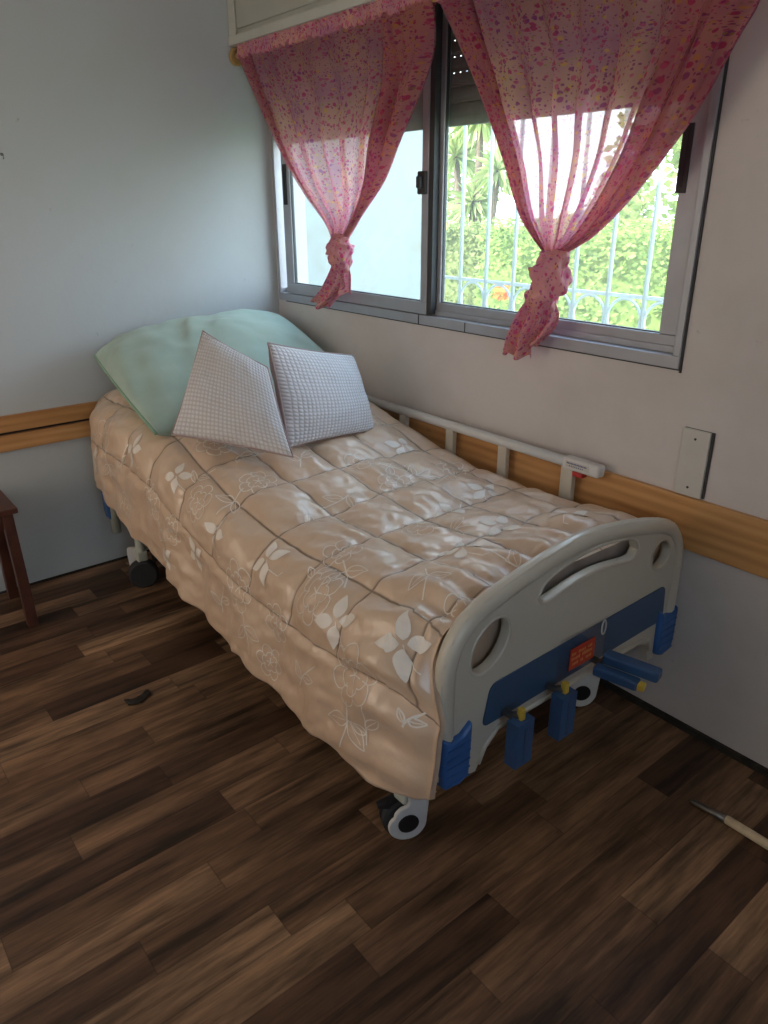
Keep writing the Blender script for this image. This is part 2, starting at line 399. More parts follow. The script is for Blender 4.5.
# ------------------------------------------------------------------ window
win = empty('window_1', (1.07, 0.03, WZ0), 'aluminium sliding window with two glass panes', None); win['kind'] = 'structure'
def frame_rect(mb, x0, x1, z0, z1, w, y0, y1, wb=None, wt=None):
    wb = wb or w; wt = wt or w
    mb.box((x0, y0, z0), (x1, y1, z0 + wb)).box((x0, y0, z1 - wt), (x1, y1, z1)).box((x0, y0, z0 + wb), (x0 + w, y1, z1 - wt)).box((x1 - w, y0, z0 + wb), (x1, y1, z1 - wt))
    return mb
mb = MB(); frame_rect(mb, WX0, WX1, WZ0, WZ1, .020, -.012, .075, wb=.035)
mb.box((WX0 + .02, .018, WZ0 + .035), (WX1 - .02, .022, WZ0 + .055)); mb.box((WX1 - .028, .018, WZ0 + .035), (WX1 - .020, .022, WZ1 - .02)); mb.box((WX1 - .026, -.006, WZ0 + .035), (WX1 - .020, -.002, WZ1 - .02))
build('window_frame', mb, 'alu', win, bevel=.0025)
mb = MB(); mb.box((WX1, -.006, WZ0 - .01), (WX1 + .005, .002, WZ1)); mb.box((WX0 + .05, -.004, WZ0 - .005), (WX1, .002, WZ0))
build('window_gap', mb, 'alu_dark', win)
mb = MB(); mb.box((1.03, -.014, WZ0), (1.034, -.011, WZ0 + .035)); mb.box((1.28, -.014, WZ0), (1.283, -.011, WZ0 + .033))
build('frame_joint', mb, 'alu_dark', win)
def sash(x0, x1, y0, y1, wl, wr):
    mb = MB(); z0, z1 = WZ0 + .037, WZ1 - .022
    mb.box((x0, y0, z0), (x1, y1, z0 + .046)).box((x0, y0, z1 - .05), (x1, y1, z1)).box((x0, y0, z0 + .046), (x0 + wl, y1, z1 - .05)).box((x1 - wr, y0, z0 + .046), (x1, y1, z1 - .05))
    s_ = build('window_sash', mb, 'alu', win, bevel=.0025)
    ym = (y0 + y1) / 2
    build('glass_pane', MB().box((x0 + wl - .005, ym - .002, z0 + .042), (x1 - wr + .005, ym + .002, z1 - .046)), 'glass', s_)
    g = MB(); 
    frame_rect(g, x0 + wl - .001, x1 - wr + .001, z0 + .0455, z1 - .0495, .004, ym - .006, ym + .006)
    build('gasket', g, 'alu_dark', s_)
    return s_
s1 = sash(.095, 1.068, -.008, .016, .062, .034)
s2 = sash(1.030, 2.083, .024, .048, .080, .062)
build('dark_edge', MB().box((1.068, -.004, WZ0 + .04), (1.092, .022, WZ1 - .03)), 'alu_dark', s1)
def pull(x0, x1, z0, z1, y, par):
    mb = MB(); mb.box((x0, y - .003, z0), (x1, y, z1)); mb.box((x0 + .006, y - .0045, z0 + .012), (x1 - .012, y - .003, z1 - .012))
    build('pull_handle', mb, 'black', par, bevel=.001)
pull(.108, .136, 1.525, 1.69, -.008, s1)
pull(2.012, 2.042, 1.555, 1.72, .024, s2)
mb = MB().box((1.022, -.020, 1.560), (1.066, -.008, 1.636)); mb.box((1.030, -.034, 1.580), (1.052, -.018, 1.620))
build('latch', mb, 'alu_dark', s1, bevel=.004)

# roller shutter behind the glass, with light slots
SHZ = 1.80
mb = MB(); ys = .092
zs = SHZ
while zs < 2.17:
    for k in range(5):      # slightly curved slat
        a0 = -1 + k * .4; a1 = a0 + .4
        mb.box((.03, ys - .004 - .006 * (1 - ((a0 + a1) / 2) ** 2), zs + .0205 + a0 * .0205), (2.11, ys + .004, zs + .0205 + a1 * .0205))
    x = .03
    while x < 2.10:         # perforated web between the slats
        e_ = min(x + (.0235 if (1.03 < x < 1.20 and zs > 1.88) else .031), 2.11); mb.box((x, ys - .0015, zs + .041), (e_, ys + .0015, zs + .048)); x += .031
    mb.box((.03, ys - .0015, zs + .0455), (2.11, ys + .0015, zs + .048))
    zs += .048
mb.box((.03, ys - .010, SHZ - .022), (2.11, ys + .010, SHZ + .001))
o = build('roller_shutter', mb, 'shutter', smooth=False)
tag(o, 'dark roller shutter half lowered outside the window glass', 'shutter')

# shutter box above window
bx = empty('shutter_box', (1.2, -.085, 2.128), 'pale painted shutter box with framed front panel above the curtains', 'shutter box')
BX1 = 2.30; yb = -.168
build('box_body', MB().box((.001, yb + .012, 2.150), (BX1, -.001, 2.548)), 'boxpanel', bx, bevel=.002)
mb = MB().box((.001, yb - .006, 2.133), (BX1, yb + .012, 2.166)).box((.001, yb, 2.166), (.058, yb + .012, 2.548)).box((BX1 - .05, yb, 2.166), (BX1, yb + .012, 2.548)).box((.058, yb + .004, 2.166), (BX1 - .05, yb + .012, 2.172))
build('front_frame', mb, 'boxwood', bx, bevel=.003)
build('front_panel', MB().box((.066, yb + .002, 2.186), (BX1 - .06, yb + .012, 2.54)), 'boxpanel', bx, bevel=.004)
build('underside_board', MB().box((.001, yb + .012, 2.133), (BX1, -.001, 2.150)), 'boxwood', bx)

# curtain rod
rd = empty('curtain_rod', (1.2, -.145, 2.09), 'varnished wooden curtain rod under the shutter box', 'curtain rod')
build('pole', MB().tube([(.012, -.150, 2.098), (2.33, -.150, 2.098)], .011, 14), 'rod', rd, smooth=True)
for x in (.020, 2.325):
    ring = [(x + .004 * math.sin(a), -.150 + .026 * math.cos(a), 2.096 + .026 * math.sin(a)) for a in [2 * PI * k / 20 for k in range(21)]]
    build('end_bracket', MB().tube(ring, .009, 8, up=(1, 0, 0)).lathe([(.022, -.004), (.022, .004)], (x, -.150, 2.096), (1, 0, 0), 16).box((x - .018, -.150, 2.112), (x + .018, -.02, 2.132)), 'rod', rd, bevel=.002)

# ------------------------------------------------------------------ curtains
def curtain(name, L, Rr, phase, npl, label, knot_pts, knot_r, tails, topz, fw):
    root = empty(name, (L[0][0], -.15, 2.098), label, 'curtain', 'pink floral curtains knotted below')
    mb = MB()
    NU, NV = 190, 60
    def P(s, t):
        # fold-back hems at both edges: s in 0..1 maps to width fraction that doubles back
        wf, wr_ = fw; fold = 0
        if s < .14:
            k = s / .14; fold = 1; q_ = k * 2
            w = wf * q_ if q_ < 1 else wf * (2 - q_)
        elif s > .86:
            k = (1 - s) / .14; fold = 2; q_ = k * 2
            w = 1 - (wr_ * q_ if q_ < 1 else wr_ * (2 - q_))
        else: w = (s - .14) / .72
        l = catmull(L, t); r = catmull(Rr, t)
        x = l[0] + (r[0] - l[0]) * w; y = l[1] + (r[1] - l[1]) * w; z = l[2] + (r[2] - l[2]) * w
        tt = t
        if tt < .25: z += 0
        amp = (.006 + .020 * min(1, tt * 2.2)) * (1 - .55 * tt) 
        a = 2 * PI * npl * w + phase
        ww = math.sin(a) + .45 * math.sin(2.3 * a + 1.7 + 2 * t) + .3 * math.sin(.37 * a + 3 * t)
        y += amp * ww
        x += amp * 1.35 * math.cos(a) * (1 - .45 * t) * (0 if fold else min(1, 6 * w, 6 * (1 - w)))
        # gathers near the rod
        g = max(0, 1 - t * 4)
        y += .006 * g * math.sin(a * 5.0)
        # close gather at the knot
        if fold: y -= .012 * (1 - k) * (1 - .5 * t)
        return (x, y, z)
    U = 1.5
    mb.grid(lambda s, t: P(s, t), NU, NV, lambda s, t: (s * U * 1.15, t * .85))
    build('drape', mb, 'curtain', root, smooth=True)
    # rod pocket with ruffled header
    mb = MB()
    def hd(s, t):
        l, r = L[0], Rr[0]
        x = l[0] + (r[0] - l[0]) * s
        a = s * 2 * PI * npl * 5 + phase
        z0 = topz
        ruff = .030 * t
        if t < .5:
            th = t / .5 * 2 * PI * .75 - PI / 2
            rr = .017 + .002 * math.sin(a)
            return (x, -.150 - rr * math.cos(th + PI) * 1.0, z0 + rr * math.sin(th + PI))
        k = (t - .5) / .5
        return (x + .004 * k * math.sin(a * 1.3), -.165 + .010 * k * math.sin(a) + .004, z0 + .004 + (.038 + .006 * math.sin(a * .7 + 1)) * k)
    mb.grid(hd, 260, 14, lambda s, t: (s * U * 1.15, .9 + t * .12))
    build('ruffle_header', mb, 'curtain_thick', root, smooth=True)
    # knot: wrapped bulges
    mb = MB()
    kp = [Vector(p) for p in knot_pts]
    def kn(s, t):
        c = Vector(catmull([tuple(p) for p in kp], t)); c2 = Vector(catmull([tuple(p) for p in kp], min(1, t + .02))); c1 = Vector(catmull([tuple(p) for p in kp], max(0, t - .02)))
        d = (c2 - c1).normalized(); a = d.cross(Vector((0, 1, 0))).normalized(); b = a.cross(d)
        th = s * 2 * PI
        prof = lerp_table(knot_r, t)
        wr = 1 + .16 * math.sin(th * 2 + t * 15) + .08 * math.sin(th * 5 - t * 22) + .05 * math.sin(th * 9 + t * 30)
        return tuple(c + (a * math.cos(th) + b * math.sin(th) * .8) * prof * wr)
    mb.grid(kn, 72, 40, lambda s, t: (s * .30, t * .20))
    build('knot', mb, 'curtain_thick', root, smooth=True)
    for tl in tails:
        mb = MB(); TL, TR = tl
        def tf(s, t):
            l = catmull(TL, t); r = catmull(TR, t)
            a = s * 2 * PI * 2.2 + 1
            y = l[1] + (r[1] - l[1]) * s + (.006 + .020 * t) * math.sin(a)
            return (l[0] + (r[0] - l[0]) * s, y, l[2] + (r[2] - l[2]) * s + .008 * t * math.sin(a * 1.5))
        mb.grid(tf, 36, 26, lambda s, t: (s * .25 + .3, t * .2 + .1))
        build('tail', mb, 'curtain_thick', root, smooth=True, solid=.0015)
    return root
YK = -.09
LL = [(0.045, -.155, 2.093), (0.075, -.140, 2.02), (0.18, -.13, 1.863), (0.303, -.12, 1.697), (0.434, -.11, 1.563), (0.560, -.10, 1.459), (0.600, YK, 1.392)]
LR = [(1.235, -.155, 2.093), (1.225, -.14, 1.985), (1.175, -.13, 1.90), (1.045, -.12, 1.74), (0.947, -.11, 1.608), (0.815, -.10, 1.500), (0.675, YK, 1.390)]
curtain('curtain', LL, LR, .4, 6, 'pink floral voile curtain at the left of the window, tied in a short knot',
        [(.640, YK, 1.415), (.648, YK - .008, 1.375), (.655, YK - .01, 1.335), (.625, YK, 1.285)], [(0, .032), (.2, .050), (.55, .060), (.8, .048), (1, .028)],
        [([(.590, YK - .01, 1.305), (.560, YK - .02, 1.25), (.480, YK - .01, 1.185), (.425, YK, 1.150)], [(.665, YK - .01, 1.300), (.665, YK - .01, 1.255), (.640, YK, 1.205), (.515, YK, 1.115)]),
         ([(.610, YK + .015, 1.31), (.590, YK + .02, 1.26), (.56, YK + .02, 1.20)], [(.655, YK + .02, 1.300), (.665, YK + .02, 1.26), (.650, YK + .02, 1.185)])], 2.098, (.10, .20))
RL = [(1.262, -.155, 2.093), (1.295, -.14, 2.021), (1.381, -.13, 1.879), (1.453, -.12, 1.766), (1.526, -.11, 1.628), (1.592, -.10, 1.493), (1.686, YK, 1.397)]
RR = [(2.262, -.155, 2.093), (2.262, -.148, 2.02), (2.238, -.141, 1.929), (2.198, -.133, 1.870), (2.120, -.124, 1.735), (2.055, -.116, 1.650), (1.958, -.107, 1.541), (1.850, -.099, 1.447), (1.735, YK, 1.388)]
curtain('curtain', RL, RR, 1.9, 8, 'pink floral voile curtain at the right of the window, twisted in a long knot',
        [(1.712, YK, 1.400), (1.722, YK - .01, 1.350), (1.700, YK - .01, 1.290), (1.668, YK, 1.225)], [(0, .036), (.2, .054), (.5, .060), (.8, .048), (1, .036)],
        [([(1.632, YK - .01, 1.262), (1.590, YK - .015, 1.205), (1.553, YK - .01, 1.145), (1.535, YK, 1.082)], [(1.690, YK - .01, 1.262), (1.680, YK - .01, 1.205), (1.655, YK - .01, 1.135), (1.640, YK, 1.075)]),
         ([(1.672, YK + .01, 1.262), (1.676, YK + .01, 1.205), (1.650, YK + .01, 1.155), (1.634, YK + .01, 1.110)], [(1.715, YK + .01, 1.268), (1.738, YK + .01, 1.220), (1.722, YK + .01, 1.175), (1.672, YK + .01, 1.130)])], 2.098, (.12, .20))

# ------------------------------------------------------------------ outside
struct('ground', MB().box((-16, .16, -.12), (12, 22, -.06)), 'grass', 'sunlit grass beyond the window')
struct('wall_outer', MB().box((-.25, .16, -.06), (-.05, 1.118, 3.2)), 'ext', 'white rendered outer wall seen through the left pane')
# grille
gr = empty('window_grille', (1.2, 1.12, .80), 'white iron security grille with rings along its bottom, outside the window', 'window grille')
gy = 1.130
build('middle_rail', MB().box((-.05, gy - .006, 1.128), (3.2, gy + .006, 1.144)), 'iron', gr)
build('bottom_rail', MB().box((-.05, gy - .006, .925), (3.2, gy + .006, .940)), 'iron', gr)
sp = .1955; xs = [.092 + sp * k for k in range(0, 16)]
for x in xs:
    build('bar', MB().tube([(x, gy, .80), (x, gy, 2.9)], .0105, 8), 'iron', gr, smooth=True)
for x in [xs[0] - sp] + xs:
    c = x + sp / 2
    if c < 0 or c > 3.1: continue
    ring = [(c + .088 * math.cos(a), gy, 1.034 + .090 * math.sin(a)) for a in [2 * PI * k / 32 for k in range(33)]]
    build('ring', MB().tube(ring, .0075, 6, cap=False, up=(0, 1, 0)), 'iron', gr, smooth=True)
struct('wall_low_outer', MB().box((-.05, 1.05, -.06), (3.3, 1.21, .80)), 'ext', 'low outer wall carrying the grille')
def leaf_cloud(mb, n, pos, size, up=.3):
    for _ in range(n):
        p, nrm = pos(); p = Vector(p); s_ = size * random.uniform(.6, 1.4)
        nn = (Vector(nrm) + Vector((random.uniform(-1, 1), random.uniform(-1, 1), random.uniform(-.6, 1)))).normalized()
        a = nn.cross(Vector((random.random() - .5, random.random() - .5, 1))).normalized(); b = nn.cross(a)
        i = mb.vs([p - a * s_ * .5, p + b * s_ * .28, p + a * s_ * .5, p - b * s_ * .28]); mb.face((i, i + 1, i + 2, i + 3))
def hedge(name, x0, x1, y, z1, depth, n, mat, label, size):
    size *= .75; n = int(n * 1.5)
    root = empty(name, ((x0 + x1) / 2, y, -.06), label, 'hedge')
    mb = MB()
    def f(s, t):
        x = x0 + (x1 - x0) * s; a = t * PI
        q = noise.noise(Vector((x * 1.3, t * 3, y)))
        yy = y + depth / 2 - depth / 2 * math.cos(a) ** .999 if False else y + depth / 2 - depth / 2 * math.copysign(abs(math.cos(a)) ** .5, math.cos(a))
        return (x, yy + q * .08, -.06 + (z1 - .10 + .06) * math.sin(a) ** .35 + q * .06)
    mb.grid(f, 60, 14)
    build('inner_growth', mb, mat, root)
    mb = MB()
    def pos():
        x = random.uniform(x0, x1)
        if random.random() < .7: return (x, y + random.uniform(-.06, .10), random.uniform(.0, z1)), (0, -1, .3)
        return (x, y + random.uniform(0, depth), z1 + random.uniform(-.12, .06) + .08 * noise.noise(Vector((x * 2, 1, 1)))), (0, -.3, 1)
    leaf_cloud(mb, n, pos, size)
    build('leaves', mb, mat, root, normals=False)
    return root
hedge('hedge', -2.75, 2.5, 4.2, 1.30, 1.1, 9000, 'hedge', 'bright green clipped hedge seen through the right pane', .085)
hedge('hedge', -7.5, -2.1, 5.5, 1.20, .5, 9000, 'hedge2', 'olive green loose hedge left of the bright clipped hedge', .09)
def palm(x, y, z0, zt, heads, label):
    root = empty('spiky_palm', (x, y, z0), label, 'palm tree')
    tr = MB(); fo = MB()
    for (dx, dz, r) in heads:
        c = Vector((x + dx, y, zt + dz))
        tr.tube([(x + dx * .2, y, z0), (x + dx * .7, y, (z0 + zt) / 2), tuple(c)], [.10, .07, .05], 8)
        for _ in range(120):
            th = random.uniform(0, 2 * PI); el = random.uniform(-.9, 1.4)
            d = Vector((math.cos(th) * math.cos(el), math.sin(th) * math.cos(el), math.sin(el)))
            Lr = r * random.uniform(.75, 1.1); a = d.cross(Vector((0, 0, 1)))
            a = (a.normalized() if a.length > .01 else Vector((1, 0, 0))) * .022
            p1 = c + d * Lr * .55; p2 = c + d * Lr - Vector((0, 0, .25 * Lr * max(0, math.cos(el))))
            i = fo.vs([c - a * .5, c + a * .5, p1 + a, p2, p1 - a]); fo.face((i, i + 1, i + 2, i + 3, i + 4))
    build('trunk', tr, 'bark', root, smooth=True); build('crown', fo, 'palm', root, normals=False)
palm(-5.5, 6.95, -.06, 2.33, [(0, .36, .62), (-.5, -.16, .56), (.4, -.38, .48), (-.1, -.82, .45)], 'spiky-leaved palm tree beyond the hedge at the left of the right pane')
def tree(x, y, h, r, n, mat, label, rz=None):
    root = empty('garden_tree', (x, y, -.06), label, 'tree', 'soft trees beyond the garden hedge')
    build('trunk', MB().tube([(x, y, -.06), (x + .1, y, h * .5), (x, y, h)], [.16, .12, .05], 8), 'bark', root, smooth=True)
    mb = MB(); lobes = [(Vector((x + random.uniform(-.6, .6) * r, y + random.uniform(-.5, .5) * r, h + random.uniform(-.6, .5) * r)), r * random.uniform(.4, .65)) for _ in range(9)]
    def pos():
        c, q = random.choice(lobes); d = Vector((random.gauss(0, 1), random.gauss(0, 1), random.gauss(0, 1))).normalized()
        return c + d * q * random.uniform(.6, 1), d
    leaf_cloud(mb, n, pos, .17)
    build('crown', mb, mat, root, normals=False)
tree(-2.9, 9.0, 2.1, 1.9, 5200, 'tree', 'pale leafy tree beyond the bright hedge, toward the right pane edge')
tree(-6.4, 11.5, 1.25, 1.1, 3200, 'tree', 'low pale tree between the palm and the tall pale tree')
tree(-9.5, 9.5, 1.6, 1.7, 3200, 'tree', 'pale tree behind the spiky palm')
def blossom(name, p, r, mat, label):
    root = empty(name, (p[0], p[1], -.06), label, 'flower')
    mb = MB(); leaf_cloud(mb, 46, lambda: (Vector(p) + Vector((random.uniform(-r, r), random.uniform(-.03, .03), random.uniform(-r, r))), (0, -1, 0)), r * 1.1)
    build('petals', mb, mat, root, normals=False)
    build('stem', MB().tube([(p[0], p[1], -.06), (p[0] + .02, p[1], p[2] * .5), (p[0], p[1], p[2])], .008, 6), 'grass', root)
blossom('orange_flower', (-2.13, 3.90, .69), .075, 'orange', 'orange flower against the hedge low in the right pane')
blossom('yellow_flower', (-4.65, 5.42, 1.24), .06, 'yellowpetal', 'small yellow flower on top of the olive hedge')

# ------------------------------------------------------------------ bed
YB0, YB1 = -.980, -.026      # near and wall side of the bed
XF = 2.21
bed = empty('hospital_bed', (1.15, -.52, 0), 'adjustable hospital bed with cream plastic ends and blue corner guards', 'hospital bed')
ZT = [(.10, .825), (.3, .82), (.5, .815), (.8, .785), (1.03, .735), (1.26, .690), (1.47, .655), (1.66, .650), (1.83, .655), (1.98, .668), (2.10, .682), (2.2, .672)]
def ztop(x): return lerp_table(ZT, x)
# mattress
mb = MB()
def mt(s, t):
    x = .13 + 2.03 * s; a = t * 4; zt = ztop(x) - .045; zb = zt - .11; y0, y1 = -.955, -.115
    c = [(y0, zb), (y0, zt), (y1, zt), (y1, zb), (y0, zb)][int(min(a, 3.999))]; d = [(y0, zt), (y1, zt), (y1, zb), (y0, zb), (y0, zb)][int(min(a, 3.999))]
    k = a - int(min(a, 3.999)); return (x, c[0] + (d[0] - c[0]) * k, c[1] + (d[1] - c[1]) * k)
mb.grid(mt, 40, 32)
build('mattress', mb, 'mattress', bed, smooth=False)
# under-frame
mb = MB()
for y in (-.945, -.105): mb.box((.14, y - .018, .27), (2.15, y + .018, .345))
for x in (.16, .75, 1.35, 2.15): mb.box((x - .02, -.95, .28), (x + .02, -.12, .33))
for x in (.30, 2.02):
    for y in (-.90, -.17): mb.tube([(x, y, .16), (x, y, .28)], .022, 12)
mb.box((.10, -.95, .36), (2.18, -.12, .385))
build('base_frame', mb, 'metal', bed, bevel=.004)
mb = MB()
for t0, x0 in ((0, .14), (1, 1.30)):
    for y in (-.93, -.14):
        mb.tube([(x0, y, ztop(x0) - .19), (x0 + .98 if x0 < 1 else 2.16, y, ztop(x0 + .98 if x0 < 1 else 2.16) - .185)], .014, 8)
    mb.tube([(x0 + .02, -.93, ztop(x0) - .19), (x0 + .02, -.14, ztop(x0) - .19)], .014, 8)
    build('backrest_frame' if t0 == 0 else 'leg_section_frame', mb, 'metal', bed); mb = MB()

def end_board(x, name, z_off, facing, extras):
    """plastic end board in the y-z plane, built from a filled outline with holes"""
    W = YB1 - YB0
    E = [(.000, .30), (.000, .55), (.006, .605), (.028, .655), (.068, .697), (.125, .722), (.20, .742), (.30, .762), (.40, .776), (.5 * W, .781)]
    half = E; full = [(e, z) for e, z in half] + [(W - e, z) for e, z in reversed(half[:-1])]
    top = full[:]
    bot = [(W, .285), (W - .078, .285), (W - .080, .262), (W - .100, .262), (W - .115, .325), (W - .165, .345), (.185, .345), (.160, .325), (.134, .290), (.116, .258), (.086, .262), (.084, .285), (.004, .285)]
    outline = top + bot
    def ell(cy, cz, a, b, rot, n=28):
        return [(cy + a * math.cos(t) * math.cos(rot) - b * math.sin(t) * math.sin(rot), cz + a * math.cos(t) * math.sin(rot) + b * math.sin(t) * math.cos(rot)) for t in [2 * PI * k / n for k in range(n)]]
    def stadium(n=36):
        y0, y1 = .305, W - .24
        up = []; lo = []
        for k in range(n + 1):
            s_ = k / n; y = y0 + (y1 - y0) * s_
            zc = .670 + .030 * math.sin(PI * s_) + .004 * s_
            hh = .034 * math.sqrt(max(0, 1 - (abs(2 * s_ - 1)) ** 8)) + .0015
            up.append((y, zc + hh)); lo.append((y, zc - hh))
        return up + lo[::-1]
    holes = [ell(.146, .602, .076, .056, .85), ell(W - .120, .620, .050, .044, -.6), stadium()]
    cu = bpy.data.curves.new(name + '_outline', 'CURVE'); cu.dimensions = '2D'; cu.fill_mode = 'BOTH'; cu.extrude = .008; cu.bevel_depth = .006; cu.bevel_resolution = 2
    for poly in [outline] + holes:
        sp_ = cu.splines.new('POLY'); sp_.points.add(len(poly) - 1); sp_.use_cyclic_u = True
        for p, (a, b) in zip(sp_.points, poly): p.co = (a, b, 0, 1)
    tmp = bpy.data.objects.new('tmp', cu); COL.objects.link(tmp)
    dg = bpy.context.evaluated_depsgraph_get(); dg.update()
    me = bpy.data.meshes.new_from_object(tmp.evaluated_get(dg)); bpy.data.objects.remove(tmp); bpy.data.curves.remove(cu)
    mb = MB()
    b = mb.vs([(x + v.co.z * 1.0, YB0 + v.co.x, v.co.y + z_off) for v in me.vertices])
    for p in me.polygons: mb.face([b + i for i in p.vertices])
    # thick rounded rim
    path = []
    for k in range(61):
        path.append(catmull([(0, .385)] + [(e, z) for e, z in top[1:-1]] + [(W, .385)], k / 60))
    rim = []
    for k, (e, z) in enumerate(path):
        p0 = path[max(0, k - 2)]; p1 = path[min(60, k + 2)]; dx, dz = p1[0] - p0[0], p1[1] - p0[1]; l = math.hypot(dx, dz)
        rim.append((x, YB0 + e + dz / l * .017, z - dx / l * .017 + z_off))
    mb.tube(rim, .024, 14, up=(1, 0, 0))
    o = build(name, mb, 'shell', bed, smooth=True)
    d = o.modifiers.new('edge', 'EDGE_SPLIT'); d.split_angle = math.radians(40)
    # raised swell around holes
    for hl, nm in ((holes[0], 0), (holes[1], 1)):
        pts = [(x + .010 * facing, YB0 + a, b + z_off) for a, b in hl]; pts.append(pts[0])
        build('grip_ring', MB().tube(pts, .006, 8, cap=False, up=(1, 0, 0)), 'shell', o, smooth=True)
    pts = [(x + .010 * facing, YB0 + a, b + z_off) for a, b in holes[2]]; pts.append(pts[0])
    build('slot_ring', MB().tube(pts, .006, 8, cap=False, up=(1, 0, 0)), 'shell', o, smooth=True)
    # lower lip
    mb = MB().tube([(x + .012 * facing, YB0 + .125, .275 + z_off), (x + .012 * facing, YB0 + .145, .315 + z_off), (x + .012 * facing, YB0 + .19, .352 + z_off), (x + .012 * facing, YB1 - .16, .352 + z_off), (x + .012 * facing, YB1 - .115, .335 + z_off), (x + .012 * facing, YB1 - .105, .30 + z_off)], .008, 8)
    build('lower_lip', mb, 'shell', o, smooth=True)
    # blue inlay
    def rr(pts, r=.018, n=6):
        out = []; m = len(pts)
        for i in range(m):
            p = Vector(pts[i]); a = (Vector(pts[i - 1]) - p).normalized(); b_ = (Vector(pts[(i + 1) % m]) - p).normalized()
            for k in range(n + 1):
                t = k / n; q = (p + a * r) * (1 - t) ** 2 + p * 2 * t * (1 - t) + (p + b_ * r) * t * t
                out.append(tuple(q))
        return out
    pl = rr([(.128, .380), (W - .060, .388), (W - .072, .508), (.152, .494)], .024)
    xo = x + .014 * facing
    mb = MB().prism([(a, b + z_off) for a, b in pl], (xo, YB0, 0), (0, 1, 0), (0, 0, 1), (.004 * facing, 0, 0))
    ob = build('blue_panel', mb, 'navy', o, bevel=.0015)
    # corner guards
    for side in (0, 1):
        mb = MB(); w0, w1 = (-.006, .088)
        poly = [(w0, .418), (w0 + .03, .400), (.055, .404), (w1, .428), (w1 - .002, .36), (w1 - .006, .276), (.05, .262), (w0 + .006, .268), (w0 + .001, .31)]
        if side: poly = [(W - a, b) for a, b in poly]
        mb.prism([(a, b + z_off) for a, b in poly], (x - (.016 if x > 1 else .030), YB0 - (0 if x > 1 else .008), 0), (0, 1, 0), (0, 0, 1), (.046 if x > 1 else .060, 0, 0))
        g = build('corner_guard', mb, 'blue', o, bevel=.010, segs=3)
        mb = MB()
        for k in range(5):
            zz = .28 + .025 * k; e0, e1 = .005, .078
            if side: e0, e1 = W - e1, W - e0
            mb.box((x + .0295, YB0 + e0, zz + z_off), (x + .0325, YB0 + e1, zz + .003 + z_off))
        build('guard_rib', mb, 'blue', g)
    return o
foot = end_board(XF, 'footboard', 0, 1, True)
head = end_board(.085, 'headboard', -.02, 1, False)
# head leg tube visible under the comforter
build('head_post', MB().tube([(.105, -.965, .185), (.105, -.965, .45)], .020, 14), 'metal', head, smooth=True)
# label sleeve on the footboard
xl = XF + .0195
sl = build('card_sleeve', MB().box((xl, -.580, .372), (xl + .0015, -.385, .515)), 'clear', foot, bevel=.0005)
lab = build('red_card', MB().box((xl + .0016, -.535, .405), (xl + .0028, -.430, .470)), 'red', sl)
mb = MB()
for r_, (z0, words) in enumerate(((.452, ((0, .02), (.028, .06), (.068, .09))), (.437, ((0, .035), (.045, .092))), (.421, ((.006, .03), (.04, .055), (.062, .088))))):
    for a, b in words:
        k = a
        while k < b - .004:
            mb.box((xl + .0028, -.528 + k, z0 - .004), (xl + .0033, -.528 + k + .0035, z0 + .005 + .002 * math.sin(k * 900))); k += .0062
build('card_writing', mb, 'inkred', lab)
hk = [(xl + .004, -.400 + .009 * math.cos(a), .487 + .022 * math.sin(a)) for a in [2 * PI * k / 20 for k in range(21)]]
build('hanging_clip', MB().tube(hk, .0022, 6, cap=False, up=(1, 0, 0)), 'white_pl', sl, smooth=True)
# cranks
def crank(y, folded=True, z=.415):
    root = None
    if folded:
        mb = MB().box((2.262, y - .030, z - .140), (2.298, y + .030, z - .012)); mb.box((2.258, y - .022, z - .125), (2.262, y + .022, z - .03))
        c = build('crank', mb, 'blue_dusty_shaded', bed, bevel=.007, segs=3)
        build('joint', MB().box((2.272, y - .008, z - .014), (2.288, y + .008, z + .018)), 'yellow', c, bevel=.003)
        build('shaft', MB().tube([(2.0, y, .395), (2.25, y, .395), (2.278, y, .412)], .010, 10), 'steel', c, smooth=True)
        build('handle_groove', MB().box((2.298, y - .004, z - .13), (2.2995, y + .004, z - .03)), 'navy', c)
    else:
        A = Vector((2.262, y, z)); B = Vector((2.407, y + .032, z + .0)); d = (B - A)
        R_ = rotz(math.atan2(d.y, d.x))
        c0 = (A + B) / 2; Ln = d.length
        mb = MB().box((c0.x - Ln / 2, c0.y - .020, c0.z - .013), (c0.x + Ln / 2, c0.y + .020, c0.z + .017), R_)
        c = build('crank', mb, 'blue_dusty_shaded', bed, bevel=.007, segs=3)
        c1 = c0 + Vector((-.015, -.038, -.024))
        h = build('grip', MB().box((c1.x - .062, c1.y - .016, c1.z - .014), (c1.x + .058, c1.y + .016, c1.z + .014), R_), 'blue_dusty_shaded', c, bevel=.006)
        e = c1 + R_ @ Vector((.060, 0, 0))
        build('joint', MB().box((e.x - .004, e.y - .011, e.z - .009), (e.x + .014, e.y + .011, e.z + .009), R_), 'yellow', h, bevel=.002)
        build('shaft', MB().tube([(2.0, y, .395), (2.25, y, .395), (2.272, y, z)], .010, 10), 'steel', c, smooth=True)
crank(-.775); crank(-.612); crank(-.425, False, .420)
